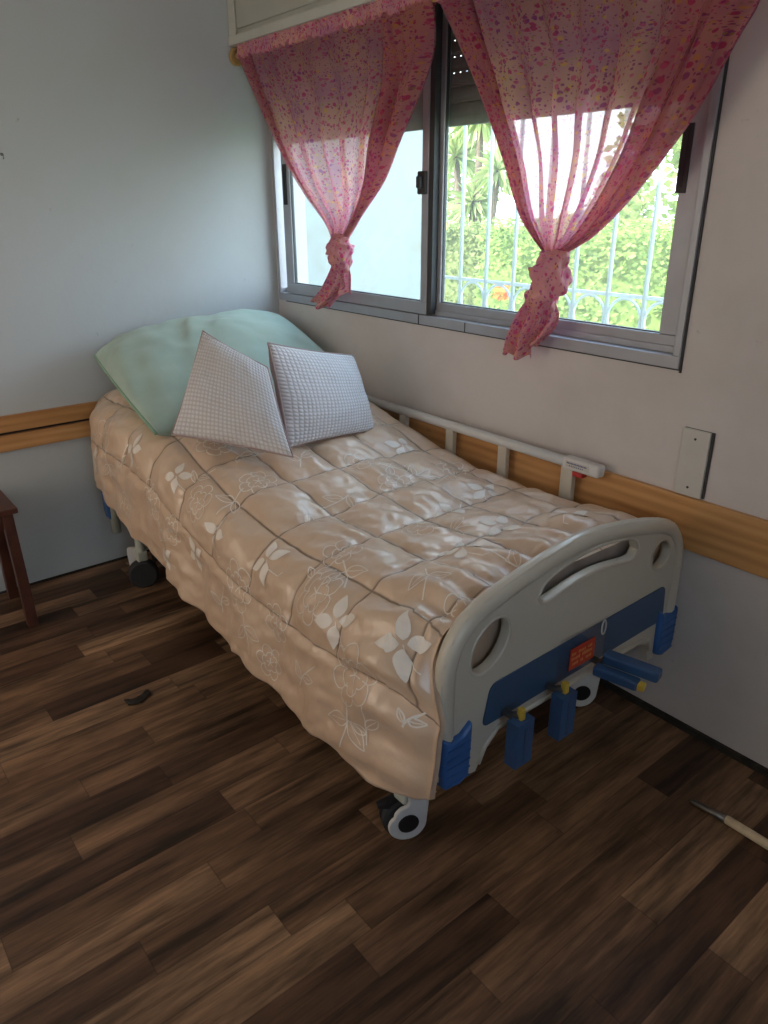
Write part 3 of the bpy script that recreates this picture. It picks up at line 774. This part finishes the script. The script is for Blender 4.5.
# castors
def castor(x, y, ang, big=True):
    nrm = Vector((math.cos(ang), math.sin(ang), 0)); tan = Vector((-nrm.y, nrm.x, 0)); r = .062
    c = Vector((x, y, r))
    mb = MB().lathe([(.020, -.014), (r - .008, -.014), (r, -.008), (r, .008), (r - .008, .014), (.020, .014)], c, nrm, 32)
    mb.lathe([(.020, -.034), (r - .008, -.034), (r, -.028), (r, -.020), (r - .008, -.016), (.020, -.016)], c, nrm, 32) if big else None
    w = build('castor', mb, 'tyre', bed, smooth=False, bevel=.0)
    mb = MB(); k = 1
    pts = []
    for i in range(19):
        a = -1.15 + i / 18 * (PI + 1.35); pts.append((math.cos(a) * .054, math.sin(a) * .054 * -1))
    hood = [(.052, .010), (.048, -.022), (.030, -.047), (.004, -.056), (-.024, -.050), (-.046, -.030), (-.053, -.004), (-.046, .016), (-.038, .022), (-.034, .036), (-.020, .050), (.000, .060), (.004, .105), (.040, .115), (.056, .105), (.056, .06)]
    hood = [catmull(hood + [hood[0]], k / 60) for k in range(60)]
    o0 = c + nrm * .018
    mb.prism(hood, o0, tan, (0, 0, 1), nrm * .013)
    h = build('wheel_cover', mb, 'white_pl', w, bevel=.005, segs=3)
    build('hub', MB().lathe([(.028, .0), (.028, .003), (.023, .0035)], o0 + nrm * .0125, nrm, 24), 'black', h)
    mb = MB().box((x - .022, y - .022, .120), (x + .022, y + .022, .165)); mb.tube([(x, y, .15), (x, y, .29)], .019, 12)
    build('stem', mb, 'metal', w, bevel=.006)
    mb = MB().prism([(-.045, .040), (-.075, .050), (-.078, .062), (-.040, .075)], c - nrm * .006, tan, (0, 0, 1), nrm * .018)
    build('brake_pedal', mb, 'black', w, bevel=.003)
castor(2.075, -.960, math.radians(-22)); castor(.315, -.945, math.radians(158)); castor(2.02, -.16, math.radians(-35)); castor(.315, -.16, math.radians(-30))
# side rail at the wall
yr = -.052
sr = build('side_rail', MB().tube([(.60, yr, .765), (1.86, yr, .765)], .0175, 18), 'white_pl', bed, smooth=True)
e_ = build('rail_end', MB().box((1.800, yr - .019, .745), (1.940, yr + .019, .786)), 'white_pl', sr, bevel=.010, segs=4)
build('rail_sticker', MB().box((1.815, yr - .0198, .757), (1.905, yr - .0188, .777)), 'plate', e_)
mb = MB()
k = 1.820
while k < 1.895:
    mb.box((k, yr - .0203, .768), (k + .0035, yr - .0198, .773)); k += .0055
k = 1.83
while k < 1.885:
    mb.box((k, yr - .0203, .760), (k + .003, yr - .0198, .764)); k += .007
build('sticker_writing', mb, 'ink', e_)
build('release_button', MB().box((1.838, yr - .014, .728), (1.878, yr + .014, .745)), 'red2', sr, bevel=.004)
for x in (1.0, 1.27, 1.535, 1.815):
    w_ = .020 if x < 1.8 else .024
    build('rail_post', MB().box((x - w_, yr - .011, .35), (x + w_, yr + .011, .755)), 'shell', sr, bevel=.004)

# ------------------------------------------------------------------ comforter
HEM = [(.10, .47), (.217, .470), (.30, .455), (.586, .405), (1.0, .335), (1.22, .300), (1.41, .272), (1.62, .268), (1.75, .262), (1.87, .252), (1.99, .258), (2.09, .240), (2.15, .250), (2.2, .285)]
CX0, CX1 = .150, 2.184
FLARE = [(.1, .0), (.6, .0), (1.4, .01), (2.2, .012)]
def section(x):
    zt = ztop(x); zh = lerp_table(HEM, x)
    crown = .012
    e = max(0, (x - 2.05) / .13); zf = zt
    pts = [(-.092, zt - .13), (-.080, zt - .07), (-.086, zt - .018), (-.125, zt + .004), (-.25, zt + crown), (-.5, zt + crown + .004), (-.75, zt + crown - .002), (-.88, zt + .004), (-.945, zt - .012), (-1.000, zt - .045), (-1.034, zt - .095), (-1.052, zt - .16)]
    zl = zt - .16
    tuck = .052 * max(0, min(1, (x - 2.06) / .12)) ** 1.5 - .0 + .03 * max(0, min(1, (.35 - x) / .2))
    n = 4
    for k in range(1, n + 1):
        t = k / n; pts.append((-1.052 - .014 * t - lerp_table(FLARE, x) * t, zl + (zh - zl) * t))
    pts = [(y + (tuck * min(1, max(0, (-.93 - y) / .1)) if y < -.93 else 0), z) for y, z in pts]
    return pts
_cache = {}
def sec_table(x):
    key = round(x, 3)
    if key in _cache: return _cache[key]
    P = section(x); N = 160; S = [catmull(P, i / N) for i in range(N + 1)]
    acc = [0]
    for a, b in zip(S, S[1:]): acc.append(acc[-1] + math.hypot(b[0] - a[0], b[1] - a[1]))
    # v = 0 at y = -.945
    i0 = min(range(len(S)), key=lambda i: abs(S[i][0] + .945) + (0 if i < N * .8 else 9))
    v0 = acc[i0]
    _cache[key] = (S, [a - v0 for a in acc]); return _cache[key]
def base_pt(x, v):
    S, A = sec_table(x)
    if v <= A[0]: i = 0; k = 0
    elif v >= A[-1]: i = len(A) - 2; k = 1
    else:
        lo, hi = 0, len(A) - 1
        while hi - lo > 1:
            m = (lo + hi) // 2
            if A[m] <= v: lo = m
            else: hi = m
        i = lo; k = (v - A[i]) / (A[i + 1] - A[i])
    return Vector((x, S[i][0] + (S[i + 1][0] - S[i][0]) * k, S[i][1] + (S[i + 1][1] - S[i][1]) * k))
def nrm_at(x, v):
    a = base_pt(x, v - .008); b = base_pt(x, v + .008); d = b - a
    n = Vector((0, -d.z, d.y)); n = Vector((0, d.z, -d.y)) if n.z < 0 and abs(n.z) > abs(n.y) else n
    n.normalize()
    if n.y > 0 and v > -.02: n = -n
    if v < -.02 and n.z < 0 and v > -.8: n = -n
    if v < -.84 and n.y < 0: n = -n
    return n
def warp(u, v):
    """quilting lines wander a little, as on a rumpled bed"""
    du = .016 * noise.noise(Vector((u * 1.7, v * 2.1, 3))); dv = .014 * noise.noise(Vector((u * 2.0, v * 1.9, 9)))
    return du, dv
def puff(u, v):
    a = abs(math.sin(PI * (u - 1.045) / .22)); b = abs(math.sin(PI * v / .19))
    top = 1 if v < .19 else max(0, 1 - (v - .19) / .02)
    if v > .19: b = 0
    q = .024 * (a * b) ** .5 * top
    # pulls radiating from the foot fold
    w = .009 * noise.noise(Vector((u * 5, v * 17, 1))) + .006 * noise.noise(Vector((u * 17, v * 24 + u * 8, 5))) + .002 * noise.noise(Vector((u * 40, v * 46, 8)))
    w2 = .010 * noise.noise(Vector((u * 3.0, v * 3.0, 11)))
    f = max(0, min(1, (u - 1.85) / .25)); w += f * .010 * math.sin(v * 55 + u * 12 + 2 * noise.noise(Vector((u * 4, v * 6, 2))))
    if v > .19:
        k = (v - .19); env = min(1, k / .12)
        w += env * (.005 * math.sin(u * 21 + 1.5 * math.sin(u * 5)) + .004 * math.sin(u * 43 + v * 10) + .020 * noise.noise(Vector((u * 4.5, v * 2, 4))))
        q = .010 * min(1, k / .03)
    return q + w + w2
def surf(x, v, off=0.0):
    du, dv = warp(x, v)
    p = base_pt(x, v); n = nrm_at(x, v)
    h = puff(x + du, v + dv)
    if v > .9: h = h
    if v < -.80: h *= max(.05, (1 - (-.80 - v) / .07))
    edge = min(1, (CX1 - x) / .03 + .15, (x - CX0) / .03 + .15)
    p = p + n * (h * edge + off)
    # ripple of the hem line
    if v > .2: p.z += .006 * math.sin(x * 27) * min(1, (v - .2) / .2)
    if v > .05 and x > 2.0:
        a_ = min(1, (v - .05) / .15); b_ = (x - 2.0) / (CX1 - 2.0); p.x += .058 * a_ * a_ * (3 - 2 * a_) * b_ * b_
    if p.y > -.064: p.y = -.064
    return p
def vmax(x): return sec_table(x)[1][-1]
def vmin(x): return sec_table(x)[1][0]
mb = MB(); NU, NV = 330, 230
xsN = [CX0 + (CX1 - CX0) * i / NU for i in range(NU + 1)]
b0 = len(mb.v); uvt = []
for j in range(NV + 1):
    for i, x in enumerate(xsN):
        v = vmin(x) + (vmax(x) - vmin(x)) * j / NV
        p = surf(x, v)
        # foot end tucks down a little toward the board; head end likewise
        mb.v.append(tuple(p)); du, dv = warp(x, v); uvt.append((x + du, v + dv))
for j in range(NV):
    for i in range(NU):
        q = (j * (NU + 1) + i, j * (NU + 1) + i + 1, (j + 1) * (NU + 1) + i + 1, (j + 1) * (NU + 1) + i)
        mb.face(q, [uvt[k] for k in q])
# rolled-under rim: short skirt folding inwards along hem and both ends
def skirt(idx, push):
    for a, b in zip(idx, idx[1:]):
        pa, pb = Vector(mb.v[a]), Vector(mb.v[b]); k = mb.vs([pa + push, pb + push]); mb.face((a, b, k + 1, k), [(0.05, .25)] * 4)
skirt([NV * (NU + 1) + i for i in range(NU + 1)], Vector((0, .022, .012)))
top_rows = range(0, NV + 1)
skirt([j * (NU + 1) + NU for j in range(int(NV * .75))], Vector((-.006, .0, -.20)))
skirt([j * (NU + 1) + NU for j in range(int(NV * .75), NV + 1)], Vector((.004, .012, -.002)))
skirt([j * (NU + 1) for j in top_rows], Vector((.004, .0, -.035)))
# printed flowers follow the cloth
mb.cur = 1
def to_cloth(px, pv): return surf(px, pv, .0024)
def stroke(pts, w=.0030):
    """pts in (u, v) metres; thin ribbon on the cloth"""
    out = []
    for (a, b), (c, d) in zip(pts, pts[1:]):
        n = max(1, int(math.hypot(c - a, d - b) / .008))
        for k in range(n): out.append((a + (c - a) * k / n, b + (d - b) * k / n))
    out.append(pts[-1]); L_ = []; R_ = []
    for i, (a, b) in enumerate(out):
        p = out[max(0, i - 1)]; q = out[min(len(out) - 1, i + 1)]; dx, dy = q[0] - p[0], q[1] - p[1]; l = math.hypot(dx, dy) or 1
        nx, ny = -dy / l * w / 2, dx / l * w / 2
        if not (CX0 + .01 < a < CX1 - .01) or b > vmax(min(max(a, CX0), CX1)) - .012 or b < -.80: L_.append(None); R_.append(None); continue
        L_.append(to_cloth(a + nx, b + ny)); R_.append(to_cloth(a - nx, b - ny))
    for i in range(len(L_) - 1):
        if L_[i] is None or L_[i + 1] is None: continue
        k = mb.vs([L_[i], L_[i + 1], R_[i + 1], R_[i]]); mb.face((k, k + 1, k + 2, k + 3))
def xf(pts, c, s, r): return [(c[0] + (a * math.cos(r) - b * math.sin(r)) * s, c[1] - (a * math.sin(r) + b * math.cos(r)) * s) for a, b in pts]
def blob(c, s, r, L=1.0, W_=.42):
    """filled leaf"""
    n = 9; rows = []
    for i in range(n + 1):
        t = i / n; w = W_ * math.sin(PI * t ** .8) * .5 + .02
        a = xf([(t * L, w), (t * L, 0), (t * L, -w)], c, s, r)
        if any(not (CX0 + .012 < p[0] < CX1 - .012) or p[1] > vmax(min(max(p[0], CX0), CX1)) - .012 or p[1] < -.8 for p in a): return
        rows.append([to_cloth(*p) for p in a])
    for A, B in zip(rows, rows[1:]):
        k = mb.vs(A + B); mb.face((k, k + 1, k + 4, k + 3)); mb.face((k + 1, k + 2, k + 5, k + 4))
def outleaf(c, s, r, L=1.0, W_=.45):
    P1 = [(t / 10 * L, W_ * .5 * math.sin(PI * (t / 10) ** .8)) for t in range(11)]; P2 = [(a, -b) for a, b in P1]
    stroke(xf(P1, c, s, r)); stroke(xf(P2, c, s, r)); stroke(xf([(0, 0), (L * .8, 0)], c, s, r), .002)
def flower(c, s, r, stem=True):
    for ring, (rad, n, ph) in enumerate(((.34, 6, 0), (.20, 5, .5))):
        for k in range(n):
            a0 = 2 * PI * (k + ph) / n; a1 = 2 * PI * (k + 1 + ph) / n
            P_ = []
            for t in range(9):
                a = a0 + (a1 - a0) * t / 8; rr_ = rad * (1 + .42 * math.sin(PI * t / 8) ** .6) * (1 + .05 * math.sin(k * 7))
                P_.append((rr_ * math.cos(a) * .9, rr_ * math.sin(a)))
            stroke(xf(P_, c, s, r))
    for k in range(5):
        a = 2 * PI * k / 5; stroke(xf([(0, 0), (.13 * math.cos(a), .13 * math.sin(a))], c, s, r), .003)
    for k in range(6):
        a = 2 * PI * k / 6; stroke(xf([(.2 * math.cos(a) * .9, .2 * math.sin(a)), (.36 * math.cos(a) * .9, .36 * math.sin(a))], c, s, r), .0025)
    if stem:
        P_ = [(.05 * math.sin(t / 8 * 3), -.42 - .85 * t / 8) for t in range(9)]
        stroke(xf(P_, c, s, r), .004)
        outleaf(xf([(.05, -.75)], c, s, r)[0], s * .5, r - .6); outleaf(xf([(.05, -.75)], c, s, r)[0], s * .5, r + PI + .45)
def quatre(c, s, r):
    for k, a in enumerate((.35, 1.75, 3.3, 4.75)): blob(xf([(.07 * math.cos(a), .07 * math.sin(a))], c, s, r)[0], s * .48, r + a, 1.0, .55)
    stroke(xf([(0, 0), (.1, -.2), (.5, -.42), (.62, -.35)], c, s, r), .0028)
def sprig(c, s, r):
    stroke(xf([(0, 0), (.1, .4), (.35, .8), (.5, 1.0)], c, s, r), .0035)
    outleaf(xf([(.1, .4)], c, s, r)[0], s * .55, r + .35); outleaf(xf([(.05, .25)], c, s, r)[0], s * .5, r + 2.4)
def v_of(z, x):   # v on the side where cloth reaches height z
    S, A = sec_table(x)
    return min(((abs(p[1] - z) + (0 if p[0] < -1.0 else 9)), a) for p, a in zip(S, A))[1]
side = [('F', 1.80, .635, .150, .2, 0), ('F', 2.00, .500, .165, -.1, 1), ('Q', 1.905, .585, .120, .1, 0), ('Q', 2.115, .640, .125, .3, 0), ('Q', 1.545, .655, .125, .5, 0),
        ('F', 1.44, .500, .150, .5, 1), ('F', 1.655, .480, .120, 1.0, 0), ('Q', 1.275, .605, .105, -.2, 0), ('S', 1.74, .70, .10, .3, 0), ('F', 1.14, .655, .12, .1, 0), ('Q', .99, .72, .09, .4, 0),
        ('S', 1.05, .70, .09, .2, 0), ('F', .86, .60, .13, .6, 1), ('Q', 1.16, .50, .10, .4, 0), ('S', 1.33, .37, .10, .2, 0), ('S', 1.78, .36, .10, -.2, 0), ('F', 1.62, .34, .11, .4, 0), ('Q', .70, .72, .1, 0, 0),
        ('F', .42, .72, .15, .3, 1), ('S', .60, .62, .10, .4, 0), ('Q', .30, .60, .11, .2, 0), ('F', .62, .50, .12, 0, 0), ('S', 2.06, .345, .10, .5, 0), ('Q', .98, .43, .09, .5, 0), ('F', 1.02, .54, .10, .2, 0), ('S', 2.14, .45, .05, .1, 0)]
for kind, u, z, s, r, st in side:
    v = v_of(z, u)
    if kind == 'F': flower((u, v), s, r, bool(st))
    elif kind == 'Q': quatre((u, v), s, r)
    else: sprig((u, v), s, r)
random.seed(5)
for iu in range(9):
    for iv in range(4):
        u = .30 + iu * .235 + random.uniform(-.05, .05); v = -.10 - iv * .20 + random.uniform(-.04, .04); r = random.uniform(0, 6)
        q = random.random()
        if q < .4: flower((u, v), .13, r, True)
        elif q < .75: quatre((u, v), .12, r)
        else: sprig((u, v), .12, r)
cf = build('comforter', mb, ['comforter', 'print'], smooth=True, loc=(1.15, -.55, .25), normals=False)
tag(cf, 'beige quilted comforter printed with white flowers, spread over the bed', 'comforter')

# ------------------------------------------------------------------ pillow and cushions
def cushion(name, C, puffh, mats, label, cat, group=None, bulge=.02, seed=0, nu=44, exp=.42, crease=.008, uvs=1.0, hem=False, nflip=1, fold_=0):
    """C: four corners, top-left, top-right, bottom-right, bottom-left"""
    C = [Vector(c) for c in C]; mb = MB()
    n0 = ((C[1] - C[0]).cross(C[3] - C[0]) + (C[2] - C[1]).cross(C[2] - C[3])).normalized() * -1 * nflip
    ctr = sum(C, Vector()) / 4
    def pt(s, t, sg):
        # pinched edges between the pointed corners
        es, et = s - .5, t - .5
        ps = .5 + es * (1 - bulge * 4 * (1 - (2 * et) ** 2) * (abs(2 * es)) ** 3) ; ptt = .5 + et * (1 - bulge * 4 * (1 - (2 * es) ** 2) * (abs(2 * et)) ** 3)
        p = (C[0] * (1 - ps) + C[1] * ps) * (1 - ptt) + (C[3] * (1 - ps) + C[2] * ps) * ptt
        m = max(0, (1 - (2 * es) ** 2)) * max(0, (1 - (2 * et) ** 2))
        h = puffh * m ** exp
        q = noise.noise(Vector((s * 3 + seed, t * 3, sg))) * crease * 2 + noise.noise(Vector((s * 9 + seed, t * 9, sg * 3))) * crease * .6 + crease * .55 * fold_ * noise.noise(Vector((s * 11 + t * 3 + seed, t * 2.0 - s, 7)))
        return p + n0 * sg * (h + q * min(1, m * 5)), m
    for sg, mi in ((1, 0), (-1, min(1, len(mats) - 1))):
        mb.cur = mi
        mb.grid(lambda s, t: tuple(pt(s, t, sg)[0]), nu, nu, lambda s, t: (s * uvs, t * uvs))
    o = build(name, mb, mats, smooth=True, normals=True)
    # merge the two skins along the seam
    bm = bmesh.new(); bm.from_mesh(o.data); bmesh.ops.remove_doubles(bm, verts=bm.verts, dist=.0004); bmesh.ops.recalc_face_normals(bm, faces=bm.faces); bm.to_mesh(o.data); bm.free()
    tag(o, label, cat, group)
    return o, pt
# big pale green pillow against the left wall
PC = [(.090, -.940, .955), (.10, -.045, 1.035), (.64, -.06, .850), (.80, -1.005, .805)]
pil, ppt = cushion('pillow', PC, .175, ['aqua', 'aqua'], 'large pale green pillow slumped against the left wall', 'pillow', None, -.003, 3, 90, .42, .018, fold_=1)
def on_p(s, t, sg, off): return ppt(s, t, sg)[0]
mb = MB(); mb.tube([on_p(.006, k / 24, 1, 0) for k in range(25)], .006, 8)
build('pillowcase_hem', mb, 'aqua_hem', pil, smooth=True)
C2 = [(.886, -.589, 1.08), (.850, -.191, .982), (1.092, -.280, .750), (1.121, -.672, .768)]
C1 = [(.745, -.764, 1.122), (.975, -.648, 1.015), (1.205, -.707, .765), (.893, -.982, .822)]
c2, p2 = cushion('cushion', C2, .070, ['knit', 'cushion_back'], 'white waffle-knit cushion leaning beside the wall rail, the right one of the two', 'cushion', 'white waffle-knit cushions on the bed', .010, 7, 44, .45, .006)
c1, p1 = cushion('cushion', C1, .070, ['knit', 'cushion_back'], 'white waffle-knit cushion nearest the pillow hem, the left one, standing on a corner', 'cushion', 'white waffle-knit cushions on the bed', .008, 17, 44, .45, .006, nflip=-1)
for o_, p_ in ((c1, p1), (c2, p2)):
    mb = MB(); loop = [p_(k / 20, 0, 1)[0] for k in range(21)] + [p_(1, k / 20, 1)[0] for k in range(1, 21)] + [p_(1 - k / 20, 1, 1)[0] for k in range(1, 21)] + [p_(0, 1 - k / 20, 1)[0] for k in range(1, 21)]
    mb.tube(loop, .0035, 6); build('piping', mb, 'cushion_back', o_, smooth=True)

# ------------------------------------------------------------------ small things
wp = empty('cover_plate', (2.2, -.005, .75), 'blank white rectangular cover plate screwed to the window wall', 'wall plate')
R_ = Matrix.Rotation(math.radians(0), 3, 'Y')
build('plate', MB().box((2.158, -.013, .757), (2.240, -.004, .951)), 'plate', wp, bevel=.002)
build('shade_backing', MB().box((2.160, -.006, .759), (2.247, 0, .951)), 'alu_dark', wp)  # dark sheet painting the shaded gap along the plate's right edge
for x, z in ((2.199, .925), (2.199, .783)):
    build('screw', MB().lathe([(.0035, 0), (.0035, .0015), (.002, .002)], (x, -.013, z), (0, -1, 0), 10), 'alu_dark', wp)
# stool
st = empty('stool', (.20, -1.56, 0), 'dark red-brown wooden stool by the left wall', 'stool')
SX0, SX1, SY0, SY1, SZ = .05, .335, -1.70, -1.385, .485
build('seat', MB().box((SX0, SY0, SZ - .022), (SX1, SY1, SZ)), 'mahog', st, bevel=.004)
mb = MB().box((SX0 + .03, SY1 - .045, SZ - .085), (SX1 - .03, SY1 - .028, SZ - .022)).box((SX0 + .03, SY0 + .028, SZ - .085), (SX1 - .03, SY0 + .045, SZ - .022)).box((SX1 - .045, SY0 + .03, SZ - .085), (SX1 - .028, SY1 - .03, SZ - .022)).box((SX0 + .028, SY0 + .03, SZ - .085), (SX0 + .045, SY1 - .03, SZ - .022))
build('apron', mb, 'mahog', st, bevel=.002)
for sx in (0, 1):
    for sy in (0, 1):
        tx = SX1 - .036 if sx else SX0 + .036; ty = SY1 - .036 if sy else SY0 + .036
        bx_ = tx + (.052 if sx else -.02) ; by_ = ty + (.0 if sy else -.04)
        w = .019; mb = MB(); a = mb.vs([(bx_ - w, by_ - w, 0), (bx_ + w, by_ - w, 0), (bx_ + w, by_ + w, 0), (bx_ - w, by_ + w, 0), (tx - w, ty - w, SZ - .022), (tx + w, ty - w, SZ - .022), (tx + w, ty + w, SZ - .022), (tx - w, ty + w, SZ - .022)])
        for q in ((3, 2, 1, 0), (4, 5, 6, 7), (0, 1, 5, 4), (1, 2, 6, 5), (2, 3, 7, 6), (3, 0, 4, 7)): mb.face([a + i for i in q])
        build('leg', mb, 'mahog', st, bevel=.003)
# tool on the floor
tl = empty('hand_tool', (2.75, -.272, 0), 'cream-handled tool with a dark metal end lying on the floor by the window wall', 'tool')
build('handle', MB().tube([(2.585, -.272, .0125), (2.60, -.272, .0125), (3.02, -.268, .0125)], [.0105, .0122, .0122], 16), 'cream_wood', tl, smooth=False)
build('metal_end', MB().tube([(2.492, -.274, .005), (2.505, -.274, .006), (2.55, -.273, .009), (2.592, -.272, .0125)], [.004, .007, .0085, .0115], 12, flat=1.2), 'steel', tl, smooth=True)
# scrap
mb = MB()
def scp(s, t):
    x = 1.058 + .036 * t + .012 * math.sin(s * 4); y = -1.325 + .085 * s
    return (x, y, .002 + .010 * abs(noise.noise(Vector((s * 4, t * 4, 3)))) + .004 * math.sin(PI * t) + .002)
mb.grid(scp, 14, 8)
o = build('floor_scrap', mb, 'scrap', smooth=True, solid=.002); tag(o, 'small dark torn scrap lying on the plank floor left of the bed', 'scrap')
# small hook in the left wall
mb = MB().lathe([(.006, 0), (.006, .002), (.002, .003), (.002, .012)], (.0, -1.13, 1.70), (1, 0, 0), 10)
mb.tube([(.012, -1.13, 1.70), (.018, -1.13, 1.697), (.018, -1.13, 1.688), (.012, -1.13, 1.685)], .002, 6)
o = build('wall_hook', mb, 'steel'); tag(o, 'tiny metal hook in the bare upper left wall', 'hook')

# ------------------------------------------------------------------ light
w = bpy.data.worlds.new('sky'); sc.world = w; w.use_nodes = True
nt = w.node_tree; nt.nodes.clear(); t = NT(nt)
tc = t.n('ShaderNodeTexCoord'); sx = t.n('ShaderNodeSeparateXYZ'); t.l(tc.outputs['Generated'], sx.inputs[0])
nz = t.noise(tc.outputs['Generated'], 3.0, 5)
col = t.ramp(sx.outputs[2], [(0, (.92, .97, 1.0)), (.15, (.74, .88, 1.0)), (.6, (.48, .70, 1.0))])
col = t.mix(t.ramp(nz, [(.45, (0, 0, 0)), (.65, (1, 1, 1))]), col, (1, 1, 1))
bg = t.n('ShaderNodeBackground'); t.l(col, bg.inputs[0]); bg.inputs[1].default_value = 5.0
o_ = t.n('ShaderNodeOutputWorld'); t.l(bg.outputs[0], o_.inputs[0])
def light(name, typ, loc, rot, **kw):
    l = bpy.data.lights.new(name, typ); o = bpy.data.objects.new(name, l); o.location = loc; o.rotation_euler = rot
    for k, v in kw.items(): setattr(l, k, v)
    link(o); return o
sun = light('sun', 'SUN', (0, -2, 6), (0, 0, 0), energy=8.0, angle=.01, color=(1, .95, .85))
sun.rotation_euler = Vector((.35, .75, -.85)).to_track_quat('-Z', 'Y').to_euler()

p = light('room_fill', 'AREA', (1.05, YF + .03, 1.35), (0, 0, 0), shape='RECTANGLE', size=1.5, size_y=1.7, energy=14.5, color=(1.0, .82, .65))  # unseen warm fill lamp, added by the front wall to brighten the room
p.rotation_euler = Vector((0, 1, 0)).to_track_quat('-Z', 'Z').to_euler()

# ------------------------------------------------------------------ camera
cx, cy, cz, yaw, pitch, roll, fpx = 3.190304675952385, -1.9246080678191482, 1.5384342933871487, -0.8923159393380771, 0.3978431793692848, -0.0039320057967918935, 739.6657665074085
f = Vector((math.sin(yaw) * math.cos(pitch), math.cos(yaw) * math.cos(pitch), -math.sin(pitch)))
r = Vector((math.cos(yaw), -math.sin(yaw), 0)); u = r.cross(f)
r2 = r * math.cos(roll) + u * math.sin(roll); u2 = -r * math.sin(roll) + u * math.cos(roll)
cam = bpy.data.cameras.new('camera'); co = bpy.data.objects.new('camera', cam); link(co)
mw = Matrix.Identity(4)
for i in range(3): mw[i][0] = r2[i]; mw[i][1] = u2[i]; mw[i][2] = -f[i]
mw.translation = Vector((cx, cy, cz)); co.matrix_world = mw
cam.sensor_fit = 'VERTICAL'; cam.sensor_height = 32; cam.lens = fpx / 1024 * 32; cam.clip_start = .02
sc.camera = co
sc.view_settings.view_transform = 'Standard'; sc.view_settings.look = 'None'; sc.view_settings.gamma = 1; sc.view_settings.exposure = .50
sc.view_settings.use_curve_mapping = False
sc.cycles.max_bounces = 10; sc.cycles.transparent_max_bounces = 24; sc.cycles.diffuse_bounces = 6
sc.cycles.use_denoising = True; sc.cycles.sample_clamp_indirect = 6
